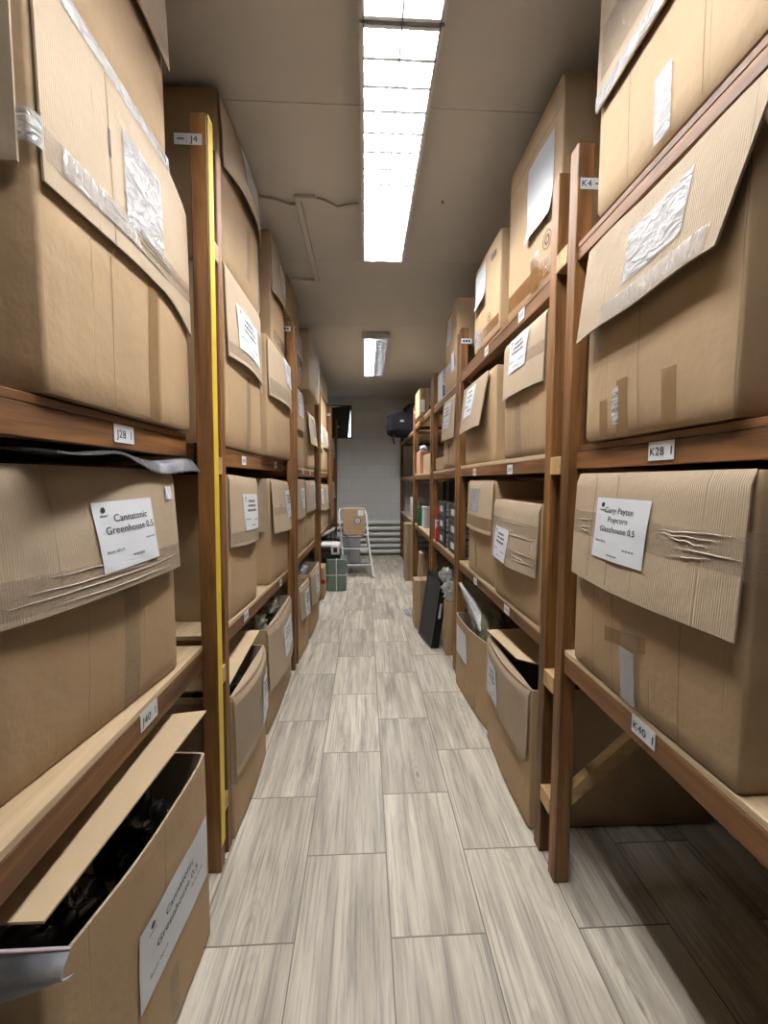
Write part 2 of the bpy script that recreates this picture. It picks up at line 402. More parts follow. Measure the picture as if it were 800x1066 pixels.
_font = {}
def text_mesh(s, size, bold=0.0, align='CENTER'):
    key = (s, size, align)
    if key not in _font:
        cu = bpy.data.curves.new('text', 'FONT'); cu.body = s; cu.size = size; cu.offset = 0
        cu.align_x = align; cu.resolution_u = 3; cu.space_character = 1.06
        ob = bpy.data.objects.new('text', cu); COL.objects.link(ob)
        me = bpy.data.meshes.new_from_object(ob)
        _font[key] = ([tuple(v.co) for v in me.vertices], [tuple(p.vertices) for p in me.polygons])
        bpy.data.objects.remove(ob); bpy.data.curves.remove(cu); bpy.data.meshes.remove(me)
    return _font[key]
def put_text(mb, s, x, z, size, F, bold=0.0, align='CENTER', mi=0, rot=0.0):
    vs, fs = text_mesh(s, size, bold, align)
    c, n = math.cos(rot), math.sin(rot)
    for k in ((0,) if not bold else (-1, 0, 1)):
        mb.add([F(x+c*a*1.05-n*b+k*bold*size, z+n*a+c*b) for a, b, _ in vs], fs, mi)

# ------------------------------------------------------------------ cardboard boxes
def nz(x, y, z, s): return noise.noise(Vector((x, y, z))+Vector((s*7.3, s*3.1, s*5.7)))

class Carton:
    """local frame: x along the front (reader's left to right), y into the rack, z up; base centre at the origin"""
    count = 0
    def __init__(s, label, side, near, far, z0, z1, d=0.76, flap=None, lean=0.02, bow=0.012, bulge=0.012,
                 opened=False, group=None, name='cardboard_box', near_flap=None, tone='card', wobble=1.0, crush=0.006, dz=0.0, slope=0.0):
        Carton.count += 1; s.seed = Carton.count*1.37
        a, b = (Vector(near), Vector(far)) if side == 'L' else (Vector(far), Vector(near))
        dr = (b-a); s.w = dr.length; dr.normalize(); inn = Vector((-dr.y, dr.x))
        mid = (a+b)/2+inn*d/2
        s.d, s.h, s.side = d, z1-z0, side
        s.y0, s.y1, s.z0 = near[1], far[1], z0
        s.root = thing(name, label, 'box', (mid.x, mid.y, z0), math.atan2(dr.y, dr.x), group)
        s.root.rotation_euler = (0, slope, math.atan2(dr.y, dr.x))
        s.bulge, s.flap, s.lean, s.bow, s.wob, s.opened, s.crush, s.dz = bulge, flap, lean, bow, wobble, opened, crush, dz
        s.tone = tone
        s.body()
        if flap: s.front_flap()
        if near_flap: s.side_flap(*near_flap)
    # --- surface functions
    def hz(s, x):            # height of the top edge (the crushed end of some boxes sits lower)
        t = x/s.w+0.5
        if s.side == 'R': t = 1-t
        return s.h+s.dz*max(0, (t-0.7)/0.3)**1.5
    def front(s, x, z):
        u = max(0, min(1, x/s.w+0.5)); v = max(0, min(1, z/s.h))
        b = s.bulge*math.sin(PI*u)**0.8*((math.sin(PI*v)**0.7) if not s.opened else (0.25+0.75*v**1.5))
        return -s.d/2-b+s.wob*0.004*nz(x*5, 0, z*5, s.seed)*math.sin(PI*u)
    def flap_y(s, x, z):
        v = max(0, min(1, (s.hz(x)-z)/s.flap)); u = max(0, min(1, x/s.w+0.5))
        e = s.lean*v+s.bow*math.sin(PI*u)*v**1.6+s.wob*0.006*nz(x*3, 1, z*3, s.seed+9)*v
        return min(s.front(x, z), -s.d/2-0.001)-0.004-max(0, e)
    def surf(s, x, z):
        if s.flap and s.hz(x)-z < s.flap: return s.flap_y(x, z)-0.0045
        return s.front(x, z)
    def lx(s, y):            # local x of a point of the front at world Y
        t = (y-s.y0)/(s.y1-s.y0)-0.5
        return t*s.w*(1 if s.side == 'L' else -1)
    # --- parts
    def ring(s, z, inset=0.0, r=0.008):
        w, d = s.w/2-inset, s.d/2-inset
        pts = []
        nf, ns, nb = 14, 5, 4
        def seg(a, b, n, kind):
            for k in range(n):
                t = k/n; x = a[0]+(b[0]-a[0])*t; y = a[1]+(b[1]-a[1])*t
                if kind == 'f': y = s.front(x*s.w/2/max(w, .01), z)+inset
                if kind in 'lr':
                    v = max(0, min(1, z/s.h)); k_ = 0.010*math.sin(PI*max(0, min(1, y/s.d+.5)))*math.sin(PI*v)+0.003*nz(x, y*4, z*4, s.seed)
                    x += k_*(-1 if kind == 'l' else 1)
                pts.append((x, y))
        seg((-w+r, -d), (w-r, -d), nf, 'f'); pts.append((w-r, -d)); pts.append((w-r*.3, -d+r*.3))
        seg((w, -d+r), (w, d-r), ns, 'r'); pts.append((w, d-r)); pts.append((w-r*.3, d-r*.3))
        seg((w-r, d), (-w+r, d), nb, 'b'); pts.append((-w+r, d)); pts.append((-w+r*.3, d-r*.3))
        seg((-w, d-r), (-w, -d+r), ns, 'l'); pts.append((-w, -d+r)); pts.append((-w+r*.3, -d+r*.3))
        return [(x, y, min(z, s.h)*(s.hz(x)/s.h if z > s.h*0.6 else 1)) for x, y in pts]
    def body(s):
        mb = MB(); h = s.h
        zs = [0.0, 0.012, h*.08, h*.2, h*.35, h*.5, h*.65, h*.8, h*.92, h-0.004, h]
        rings = []
        for i, z in enumerate(zs):
            ins = s.crush if i == 0 else (s.crush*.15 if i == 1 else (0.003 if (i == len(zs)-1 and not s.opened) else 0))
            rings.append(s.ring(z, ins))
        n = len(rings[0])
        def loft(rs, flip=False, mi=0):
            vs = [p for r in rs for p in r]
            fs = [(i*n+k, i*n+(k+1) % n, (i+1)*n+(k+1) % n, (i+1)*n+k) for i in range(len(rs)-1) for k in range(n)]
            mb.add(vs, [f[::-1] for f in fs] if flip else fs, mi, True)
        loft(rings)
        mb.add(rings[0], [tuple(range(n))[::-1]])
        if s.opened:
            t = 0.006
            inner = [s.ring(z, t) for z in (h, h*.8, h*.5, h*.25, 0.02)]
            mb.add(rings[-1]+inner[0], [(k, (k+1) % n, n+(k+1) % n, n+k) for k in range(n)], 1)
            loft(inner, False, 1)
            mb.add(inner[-1], [tuple(range(n))], 1)
        else:
            # closed top: two flaps meeting along the middle
            top = rings[-1]
            mb.add(top, [tuple(range(n))])
        s.part('body', mb, [M[s.tone], M['card_in']])
    def part(s, name, mb, mats, parent=None):
        return mb.build(name, mats, parent or s.root)
    def front_flap(s):
        mb = MB(); w = s.w-0.012; f = s.flap
        def P(u, v):
            x = (u-0.5)*w
            if v < 0.06: return (x, -s.d/2+0.004-(v/0.06)*0.012, s.hz(x)+0.002-0.006*(v/0.06)**2)
            z = s.hz(x)-f*v-0.006*s.wob*nz(x*4, 2, 0, s.seed)*v*v
            return (x, s.flap_y(x, z), z)
        vs = 12
        mb.sheet(P, 16, vs, lambda u, v: (0, -0.0045, 0), 0, 0, 0)
        s.part('front_flap', mb, [M['card_in']])
    def side_flap(s, length, lean, x0=0.02, x1=None):
        """outer flap hanging down the end wall nearest the camera"""
        sg = -1 if s.side == 'L' else 1
        mb = MB(); x1 = s.d-0.03 if x1 is None else x1
        def P(u, v):
            y = -s.d/2+x0+(x1-x0)*u; z = s.h-length*v
            return (sg*(s.w/2+0.012+lean*v+0.008*math.sin(PI*u)*v), y, z)
        mb.sheet(P, 8, 6, lambda u, v: (sg*0.0045, 0, 0))
        s.part('side_flap', mb, [M['card_in']])
    def strip(s, ya, yb, za, zb, mat='tape', name='packing_tape', lift=0.0012, n=14, skew=0.0):
        """a strip of tape or paper lying on the front: world Y range, world Z range"""
        xa, xb = sorted((s.lx(ya), s.lx(yb))); za -= s.z0; zb -= s.z0
        mb = MB()
        def P(u, v):
            x = xa+(xb-xa)*u; z = za+(zb-za)*v+skew*(u-0.5)
            return (x, min(s.surf(x, z), s.surf(x, z+0.003), s.surf(x, z-0.003))-lift, z)
        mb.grid(P, n, max(4, int(n/2)))
        return s.part(name, mb, [M[mat]])
    def folds(s, ya, yb, za, zb, n, r=.0016, mat='tape_fold_glare', seed=1):
        """raised folds along a wrinkled band of tape, their glare put into the pale colour"""
        rr = random.Random(seed); mb = MB(); xa, xb = sorted((s.lx(ya), s.lx(yb)))
        for k in range(n):
            z = za-s.z0+(zb-za)*(k+.5+rr.uniform(-.3, .3))/n; a = xa+(xb-xa)*rr.uniform(0, .35); e = xb-(xb-xa)*rr.uniform(0, .35)
            sl = rr.uniform(-.012, .012); pts = []; rs = []
            for i in range(15):
                t = i/14; x = a+(e-a)*t; zz = z+sl*(t-.5)+.003*noise.noise(Vector((t*5, k, seed)))
                pts.append((x, s.surf(x, zz)-.0022, zz)); rs.append(r*(.25+.75*math.sin(PI*t)))
            mb.tube(pts, rs, 6)
        s.part('tape_fold_glare', mb, [M[mat]])
    def line(s, y, za, zb, w=.0022, mat='crease', name='score_line'):
        return s.strip(y-w/2, y+w/2, za, zb, mat, name, .0009, 3) if zb-za < .1 else s._line(y, za, zb, w, mat, name)
    def _line(s, y, za, zb, w, mat, name):
        x = s.lx(y); mb = MB()
        def P(u, v):
            z = za-s.z0+(zb-za)*v; xx = x+(u-.5)*w
            return (xx, min(s.surf(xx, z), s.surf(xx, z+.004))-.0009, z)
        mb.grid(P, 1, 24); return s.part(name, mb, [M[mat]])
    def around(s, za, zb, length, mat='tape', out=0.022):
        """tape carried round the near corner onto the end wall"""
        sg = -1 if s.side == 'L' else 1
        za -= s.z0; zb -= s.z0; x = sg*s.w/2; y0 = s.surf(x*0.985, (za+zb)/2)-0.002
        mb = MB()
        mb.grid(lambda u, v: (x*0.985+sg*(out*min(1, u*3)), y0+max(0, u-0.12)*length, za+(zb-za)*v), 8, 3)
        s.part('packing_tape', mb, [M[mat]])
    def sign(s, ya, yb, za, zb, lines=None, skew=0.0, grey=True, curl=0.0, blank=False, seed=0):
        """printed sheet on the front; lines = [(text, fx, fz, size_fraction, bold, material index)]"""
        xa, xb = sorted((s.lx(ya), s.lx(yb))); za -= s.z0; zb -= s.z0
        W, H = xb-xa, zb-za
        def F(x, z, lift=0.003):
            fx, fz = (x-xa)/W, (z-za)/H
            zz = z+skew*(fx-0.5)
            k = curl*max(0, 0.35-fz)**2*6+0.0012*math.sin(fx*9+fz*5+seed)
            return (x, min(s.surf(x, zz), s.surf(x, zz+.004), s.surf(x, zz-.004))-lift-k-0.0012, zz)
        mb = MB(); mb.sheet(lambda u, v: F(xa+W*u, za+H*v, 0.0022), 10, 10, lambda u, v: (0, -0.0004, 0))
        paper = s.part('paper_label', mb, [M['paper']])
        if blank: return paper
        t = MB(); G = lambda x, z: F(x, z, 0.0034)
        if lines:
            for (tx, fx, fz, sz, bold, mi) in lines:
                if tx is None:      # small print too blurred to read: a few short dashes
                    for k in range(4):
                        x0 = xa+W*(fx-.10+.052*k); z0 = za+H*(fz+.012); hh = H*.012
                        t.add([G(*q) for q in ((x0, z0-hh), (x0+W*.04, z0-hh), (x0+W*.04, z0+hh), (x0, z0+hh))], [(0, 1, 2, 3)], 1)
                    continue
                put_text(t, tx, xa+W*fx, za+H*fz, H*sz, G, bold, 'CENTER', mi)
        if grey:      # far or blurred print: rows of short dashes, not readable in the photo
            rr = random.Random(seed+3)
            rows = [(0.80, .030, .30, .74, 1), (0.67, .030, .25, .80, 1), (0.54, .030, .2, .82, 1), (0.30, .016, .06, .36, 0), (0.27, .016, .62, .92, 0), (0.12, .016, .36, .66, 0)]
            for fz, hh, f0, f1, mi in rows:
                x = f0
                while x < f1:
                    l = rr.uniform(.03, .085)
                    p = [(xa+W*x, za+H*(fz-hh)), (xa+W*min(f1, x+l), za+H*(fz-hh)), (xa+W*min(f1, x+l), za+H*(fz+hh)), (xa+W*x, za+H*(fz+hh))]
                    t.add([G(*q) for q in p], [(0, 1, 2, 3)], 0 if mi else 1); x += l+.022
        # small round emblem in the corner with a word under it
        ex, ez, er = xa+W*.14, za+H*.885, H*.042
        ring = [(ex+er*math.cos(2*PI*k/14), ez+er*math.sin(2*PI*k/14)) for k in range(14)]
        t.add([G(*q) for q in ring], [tuple(range(14))], 0)
        p = [(ex-er*1.7, ez-er*2.2), (ex+er*1.7, ez-er*2.2), (ex+er*1.7, ez-er*1.75), (ex-er*1.7, ez-er*1.75)]
        t.add([G(*q) for q in p], [(0, 1, 2, 3)], 1)
        s.part('lettering', t, [M['ink'], M['ink_grey'], M['ink_blue']], paper)
        return paper
    def lid(s, mat='card_lid', front_z=0.06, back=0.78, over=0.0, inset=0.004, x_in=(0.0, 0.0), round_=0.0, twist=0.0):
        """large top flap hinged at the back wall, resting open over the contents"""
        mb = MB()
        def P(u, v):
            x = (u-0.5)*(s.w-2*inset); x += (x_in[0]*(1-u)-x_in[1]*u)*v**4
            y = s.d/2-v*back-over*v
            if round_: y += round_*v*(abs(2*u-1)**3)
            z = s.h+0.004+front_z*v+twist*(u-0.5)*v+0.01*math.sin(PI*v)
            return (x, y, z)
        mb.sheet(P, 10, 12, lambda u, v: (0, 0, 0.005))
        s.part('top_flap', mb, [M[mat]])
    def print_mark(s, y, z, r, mat='ink_brown'):
        """round printed stamp"""
        x0, z0 = s.lx(y), z-s.z0
        t = MB()
        for ra, rb in ((r, r*.86), (r*.55, r*.30)):
            a = [(x0+ra*math.cos(2*PI*k/24), z0+ra*math.sin(2*PI*k/24)) for k in range(24)]
            b = [(x0+rb*math.cos(2*PI*k/24), z0+rb*math.sin(2*PI*k/24)) for k in range(24)]
            t.add([(x, s.surf(x, z)-0.0018, z) for x, z in a+b], [(k, (k+1) % 24, 24+(k+1) % 24, 24+k) for k in range(24)])
        s.part('printed_mark', t, [M[mat]])

GL = 'cardboard boxes on the racks along the left side'
GR = 'cardboard boxes on the racks along the right side'

# ------------------------------------------------------------------ the room
XW0, XW1, YN, YF, CZ = -1.52, 1.64, -2.2, 8.0, 3.03
def slab(name, a, b, mat, loc=(0, 0, 0)):
    mb = MB(); mb.box(a, b); return struct(mb.build(name, [M[mat]]))
slab('floor', (XW0-.1, YN-.1, -0.1), (XW1+.1, YF+.1, 0), 'floor')
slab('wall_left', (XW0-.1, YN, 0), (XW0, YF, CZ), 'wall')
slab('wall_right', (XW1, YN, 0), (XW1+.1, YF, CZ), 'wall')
slab('wall_front', (XW0-.1, YN-.1, 0), (XW1+.1, YN, CZ), 'wall')
# ceiling: boards with thin seams between them
mb = MB()
ys = [YN-.1, -0.62, 0.63, 1.88, 3.13, 4.38, 5.63, 6.88, YF+.1]
for a, b in zip(ys[:-1], ys[1:]):
    mb.box((XW0-.1, a+.0015, CZ), (XW1+.1, b-.0015, CZ+.02), 0)
mb.box((XW0-.1, YN-.1, CZ+.008), (XW1+.1, YF+.1, CZ+.1), 0)
struct(mb.build('ceiling', [M['ceil']]))
# end wall with a window opening high up on its left
WX0, WX1, WZ0, WZ1 = -0.80, -0.24, 2.24, 2.86
mb = MB()
for a, b in (((XW0-.1, YF, 0), (XW1+.1, YF+.15, WZ0)), ((XW0-.1, YF, WZ1), (XW1+.1, YF+.15, CZ)),
             ((XW0-.1, YF, WZ0), (WX0, YF+.15, WZ1)), ((WX1, YF, WZ0), (XW1+.1, YF+.15, WZ1))):
    mb.box(a, b)
struct(mb.build('wall_back', [M['blockwall']]))
win = bpy.data.objects.new('window_1', None); COL.objects.link(win); win.location = ((WX0+WX1)/2, YF, WZ0); struct(win)
wo = tuple(win.location)
mb = MB()
for a, b in (((WX0, YF-.01, WZ0), (WX0+.04, YF+.10, WZ1)), ((WX1-.025, YF-.01, WZ0), (WX1, YF+.10, WZ1)),
             ((WX0, YF-.01, WZ0), (WX1, YF+.10, WZ0+.025)), ((WX0, YF-.01, WZ1-.025), (WX1, YF+.10, WZ1))):
    mb.box(a, b)
mb.build('window_frame', [M['board_dark']], win, off=wo)
mb = MB(); mb.box((WX0+.02, YF+.11, WZ0+.01), (WX1-.01, YF+.12, WZ1-.01)); mb.build('window_pane', [M['daylight']], win, off=wo)
# brown board leaning crooked in front of that window: daylight shows above and beside it
o = thing('window_board', 'dark brown board covering the high window on the end wall', 'board', (-0.52, YF-.035, WZ0+.01))
mb = MB()
mb.add([(-.26, -.012, 0), (.205, -.012, 0), (.262, -.012, .585), (-.26, -.012, .565), (-.26, .012, 0), (.205, .012, 0), (.262, .012, .585), (-.26, .012, .565)],
       [(0, 1, 2, 3), (7, 6, 5, 4), (0, 4, 5, 1), (1, 5, 6, 2), (2, 6, 7, 3), (3, 7, 4, 0)])
mb.build('panel', [M['board_dark']], o)
mb = MB(); mb.box((-.05, -.03, .19), (.04, -.012, .215), 0, .004); mb.build('handle', [M['alu']], o)

# pipe register along the foot of the end wall
o = thing('pipe_radiator', 'cream horizontal pipe radiator along the foot of the end wall', 'radiator', (0.2, YF-.07, 0))
for k in range(6):
    z = 0.075+k*0.112
    mb = MB(); mb.tube([(-1.2, 0, z), (1.2, 0, z)], 0.042, 14); mb.build('pipe', [M['pipe']], o)
for x in (-1.1, 0.0, 1.1):
    mb = MB(); mb.box((x-.02, .03, 0), (x+.02, .068, .70), 0, .004); mb.build('bracket', [M['pipe']], o)

# ------------------------------------------------------------------ louvred fluorescent lights
def fixture(y0, y1, lit, label, xc=0.129, tube='tube'):
    w, zb, zt = 0.262, 2.955, CZ
    yc = (y0+y1)/2
    root = thing('ceiling_light', label, 'light', (xc, yc, zb), 0, 'louvred ceiling lights')
    hl = (y1-y0)/2
    mb = MB()
    t = 0.012; W = w/2
    zt_ = zt-zb
    for a, b in (((-W-t, -hl, .004), (-W, hl, zt_)), ((W, -hl, .004), (W+t, hl, zt_)), ((-W, -hl, .004), (W, -hl+t, zt_)), ((-W, hl-t, .004), (W, hl, zt_)), ((-W-t, -hl, zt_-.006), (W+t, hl, zt_))):
        mb.box(a, b)
    mb.build('housing', [M['white_metal']], root)
    mb = MB()     # bright reflector: inner lining and a ridge between the two tubes
    mb.box((-W+.001, -hl+t, zt_-.010), (W-.001, hl-t, zt_-.007))
    mb.add([(-.03, -hl+t, zt_-.010), (0, -hl+t, .040), (.03, -hl+t, zt_-.010), (-.03, hl-t, zt_-.010), (0, hl-t, .040), (.03, hl-t, zt_-.010)], [(0, 1, 4, 3), (1, 2, 5, 4)])
    for sx in (-1, 1):
        mb.add([(sx*(W-.001), -hl+t, .004), (sx*(W-.028), -hl+t, zt_-.010), (sx*(W-.028), hl-t, zt_-.010), (sx*(W-.001), hl-t, .004)], [(0, 1, 2, 3)])
    mb.build('reflector', [M['reflector']], root)
    for k, sx in enumerate((-1, 1)):
        mb = MB(); mb.tube([(sx*.066, -hl+.03, .052), (sx*.066, hl-.03, .052)], 0.013, 10)
        mb.build('fluorescent_tube', [M[tube] if lit[k] else M['tube_off']], root)
    mb = MB(); nb = int(round((y1-y0)/0.105)); zl0, zl1 = 0.0, 0.036
    for k in range(nb+1):
        y = -hl+t/2+(2*hl-t)*k/nb
        th = .0035; BW = .0055
        mb.add([(-W, y-th, zl1), (W, y-th, zl1), (W, y-BW, zl0), (-W, y-BW, zl0), (-W, y+BW, zl0), (W, y+BW, zl0), (-W, y+th, zl1), (W, y+th, zl1)], [(0, 1, 2, 3), (3, 2, 5, 4), (4, 5, 7, 6), (0, 6, 7, 1)])
    for x in (-W+.002, 0, W-.002):
        mb.box((x-.003, -hl, zl0), (x+.003, hl, zl1))
    mb.build('louvre', [M['louvre']], root)
    return root
fixture(-0.05, 1.478, (1, 1), 'lit louvred ceiling light nearest the camera, cut off by the top of the frame')
fixture(1.492, 2.985, (1, 1), 'long lit louvred ceiling light above the middle of the aisle')
fixture(4.56, 6.14, (1, 0), 'far louvred ceiling light with one of its two tubes dark', tube='tube_boosted')

# plastic conduit and loose cables on the ceiling
o = thing('cable_duct', 'thin painted cable duct running along the ceiling beside the long light', 'duct', (-0.37, 2.9, CZ))
mb = MB(); mb.box((-.017, -.43, -.022), (.017, .53, 0), 0, .003); mb.build('duct', [M['ceil']], o)
mb = MB(); mb.box((-.017, -.46, -.022), (.10, -.43, 0), 0, .003); mb.build('duct_bend', [M['ceil']], o)
mb = MB(); mb.box((-.19, .50, -.022), (.017, .53, 0), 0, .003); mb.build('duct_branch', [M['ceil']], o)
def cable(label, pts):
    c = Vector(pts[0]); mb = MB(); mb.tube(pts, .0055, 8); return single('cable', label, 'cable', mb, [M['cable']], tuple(c), 'loose ceiling cables')
cable('grey cable from the ceiling duct to the long lit light', [(-.262, 2.455, CZ-.008), (-.22, 2.47, CZ-.010), (-.15, 2.50, CZ-.022), (-.08, 2.48, CZ-.016), (-.03, 2.47, CZ-.02)])
cable('grey cable from the ceiling duct towards the left boxes', [(-.392, 2.51, CZ-.010), (-.42, 2.50, CZ-.018), (-.50, 2.47, CZ-.012), (-.60, 2.45, CZ-.014), (-.75, 2.42, CZ-.008)])
mb = MB(); mb.tube([(.447, 2.46, CZ), (.447, 2.46, CZ-.014)], .005, 8); single('hook', 'small dark hook in the bare ceiling right of the lights', 'hook', mb, [M['black']], (.447, 2.46, CZ-.014))

# ------------------------------------------------------------------ timber racks
PW = 0.055
def rack(side, y0, y1, levels, label, top, pd=0.045, lean=0.0, front=None, depth=0.86, cards=(), spacers=(), brace=False, head=None, stripe=False, low=None, planks='plank'):
    sg = -1 if side == 'L' else 1
    xf = front if front is not None else (-0.575 if side == 'L' else 0.685)
    px = xf-sg*0.040 if side == 'L' else xf-sg*0.010       # aisle face of the front posts
    org = (xf+sg*depth/2, (y0+y1)/2, 0)
    root = thing('storage_rack', label, 'rack', org, 0, 'timber storage racks')
    def B(mb, name, mats): return mb.build(name, mats, root, off=org)
    def lean_x(z): return -sg*lean*(z/2.6)
    for yy in (y0, y1-pd):
        for back in (0, 1):
            mb = MB(); xa = px if not back else xf+sg*(depth-PW)
            ln = 0 if back else 1
            mb.box((xa, yy, 0), (xa+sg*PW, yy+pd, top), 0, .003)
            mb.v = [(x+ln*lean_x(z), y, z) for x, y, z in mb.v]
            B(mb, 'post', [M['wood_v']])
    if stripe:
        mb = MB(); mb.box((px-sg*.0015-sg*.002, y1-pd+.002, .10), (px-sg*.0012, y1-.003, top-.003))
        mb.v = [(x+lean_x(z), y, z) for x, y, z in mb.v]
        p = B(mb, 'painted_stripe', [M['yellow']]); p['label'] = 'yellow painted stripe'
    for (zn, zf, bh, *ins) in levels:
        xl = xf+sg*(ins[0] if ins else 0)
        def zt(y): return zn+(zf-zn)*(y-y0)/(y1-y0)
        for back in (0, 1):
            mb = MB(); xa = xl if not back else xf+sg*(depth-.05)
            ya, yb = y0+pd*.999, y1-pd*.999
            mb.box((xa, ya, -bh), (xa+sg*.045, yb, -.019), 0, .002)
            mb.v = [(x, y, z+zt(y)) for x, y, z in mb.v]
            B(mb, 'beam', [M['wood_h']])
        for yy in (y0+pd, y1-pd-.04):
            mb = MB(); mb.box((xl+sg*.046, yy, zt(yy)-bh), (xf+sg*(depth-.051), yy+.04, zt(yy)-.019)); B(mb, 'cross_rail', [M['wood_x']])
        mb = MB(); n = 5; wd = (depth-.004-abs(xl-xf))/n
        bm = planks[[l[0] for l in levels].index(zn)] if isinstance(planks, tuple) else planks
        for k in range(n):
            xa = xl+sg*k*wd
            mb.box((xa, y0+pd+.001, -.018), (xa+sg*(wd-.004), y1-pd-.001, 0), 0, .0015)
        mb.v = [(x, y, z+zt(y)) for x, y, z in mb.v]
        B(mb, 'shelf_board', [M[bm]])
    for (yy, z) in spacers:       # pale offcuts nailed between this rack's posts and the next rack's
        mb = MB(); mb.box((px-sg*.002, y1+.0005, z), (px+sg*.05, y1+(.039 if side == 'L' else .079), z+.062), 0, .002)
        mb.v = [(x+lean_x(w), y, w) for x, y, w in mb.v]
        p = B(mb, 'spacer_block', [M['block']]); p['label'] = 'pale offcut spacer'
    if brace:
        mb = MB(); za, zb2 = .30, .98
        xa, xb = px+sg*.056, xf+sg*(depth-.06); yy = y1-.052
        mb.add([(xa, yy, za), (xb, yy, zb2), (xb, yy, zb2+.06), (xa, yy, za+.06), (xa, yy+.035, za), (xb, yy+.035, zb2), (xb, yy+.035, zb2+.06), (xa, yy+.035, za+.06)],
               [(0, 1, 2, 3), (7, 6, 5, 4), (0, 4, 5, 1), (1, 5, 6, 2), (2, 6, 7, 3), (3, 7, 4, 0)])
        p = B(mb, 'diagonal_brace', [M['block']]); p['label'] = 'pale diagonal brace'
    if low:
        mb = MB(); mb.box((xf, y0+pd, .03), (xf+sg*.04, y1-pd, .11), 0, .002); B(mb, 'floor_runner', [M['wood_h']])
    for (yc, zc, w, h, txt) in cards:      # white number cards stapled to the beam
        mb = MB(); x = xf+sg*min([(abs(zc-(l[0]-l[2]/2)), l[3] if len(l) > 3 else 0) for l in levels])[1]-sg*.0015
        mb.box((x, yc-w/2, zc-h/2), (x-sg*.001, yc+w/2, zc+h/2))
        c = B(mb, 'number_card', [M['paper']])
        t = MB(); s_ = 1 if side == 'L' else -1
        if txt: put_text(t, txt, 0, -h*.24, h*.62, lambda a, b: (x-sg*.0018, yc+s_*a, zc+b), .012)
        else:
            for k in range(4): t.box((x-sg*.0014, yc-w*.32+k*w*.17, zc-h*.2), (x-sg*.0018, yc-w*.25+k*w*.17, zc+h*.2))
        t.build('lettering', [M['ink'] if txt else M['ink_grey']], c, off=org)
    if head:       # card on the post's end face, facing down the aisle to the camera
        txt, z, w, xc = head
        mb = MB(); y = (y1-pd if not side.startswith('N') else y0)-.0012
        mb.box((xc-w/2, y-.001, z-.017), (xc+w/2, y, z+.017))
        c = B(mb, 'number_card', [M['paper']])
        t = MB()
        if txt:
            a_, dash = txt
            tx, dx = (xc+w*.22, xc-w*.26) if side == 'L' else (xc-w*.24, xc+w*.26)
            put_text(t, a_, tx, z-.009, .027, lambda a, b: (a, y-.0016, b), .012)
            t.box((dx-w*.13, y-.0015, z-.002), (dx+w*.13, y-.0017, z+.002))
        else:
            for k in range(3): t.box((xc-w*.35+k*w*.25, y-.0015, z-.007), (xc-w*.17+k*w*.25, y-.0017, z+.007))
        t.build('lettering', [M['ink']], c, off=org)
    return root

rack('L', -0.30, 1.495, [(.868, .868, .088), (1.607, 1.607, .080, .030)], 'nearest timber rack on the left with a yellow stripe down its post', 2.63, lean=.03, stripe=True,
     planks=('plank', 'wood_h'), cards=[(1.08, .83, .085, .048, 'J40  I'), (1.08, 1.565, .085, .045, 'J28  I')],
     spacers=[(1.47, 1.47), (1.47, .70), (1.47, .20), (1.47, 2.20)], head=(('J4', 1), 2.545, .088, -.565))
rack('L', 1.535, 3.13, [(.855, .785, .075), (1.588, 1.592, .08, .015)], 'second timber rack on the left, behind the yellow striped post', 2.58, lean=.03, planks=('plank', 'wood_h'),
     cards=[(1.98, .80, .07, .042, ''), (2.80, .755, .07, .042, ''), (2.06, 1.545, .07, .042, ''), (2.78, 1.55, .07, .042, '')], head=(None, 2.53, .075, -.565))
rack('L', 3.20, 4.80, [(.80, .77, .075), (1.56, 1.565, .08)], 'third timber rack on the left, under the stretch-wrapped box', 2.58, lean=.03, cards=[(3.9, 1.525, .07, .042, ''), (4.4, 1.525, .07, .042, '')])
rack('L', 4.90, 6.50, [(.77, .77, .075), (1.565, 1.565, .08)], 'fourth timber rack on the left, behind the green parcel', 2.58, lean=.03, head=(None, 2.45, .07, -.56))
rack('L', 6.58, 7.87, [(.78, .78, .075), (1.55, 1.55, .08)], 'last timber rack on the left, against the end wall', 2.58, lean=.03)
rack('R', -0.30, 1.405, [(.868, .868, .082), (1.562, 1.562, .075, .018), (2.205, 2.205, .055)], 'nearest timber rack on the right with an empty dark floor space', 2.51, pd=.050, brace=True, planks=('plank', 'wood_h', 'wood_h'),
     cards=[(.945, .832, .085, .045, 'K40  I'), (.957, 1.52, .085, .045, 'K28  I')], spacers=[(1.42, 1.47), (1.42, .68), (1.42, .22), (1.42, 2.17)], head=(('K4', 1), 2.385, .075, .722))
rack('R', 1.485, 3.00, [(.868, .868, .068), (1.55, 1.55, .072), (2.20, 2.215, .075)], 'second timber rack on the right with papers hung on its top boxes', 2.51, pd=.050, planks=('plank', 'plank', 'wood_h'),
     cards=[(1.83, 2.165, .07, .045, ''), (2.35, 2.17, .07, .045, ''), (1.93, 1.50, .07, .045, ''), (2.56, 1.50, .07, .045, ''), (1.93, .825, .07, .042, ''), (2.5, .825, .07, .042, '')], head=(None, 2.42, .075, .715))
rack('R', 3.03, 4.17, [(.86, .86, .07), (1.545, 1.535, .075), (2.175, 2.175, .07)], 'third timber rack on the right holding the black drawer crates', 2.50, pd=.050)
rack('R', 4.23, 5.70, [(.86, .86, .07), (1.53, 1.53, .07), (2.19, 2.19, .06)], 'fourth timber rack on the right with the green bottle', 2.46, pd=.050, low=True, head=(None, 2.36, .065, .70))
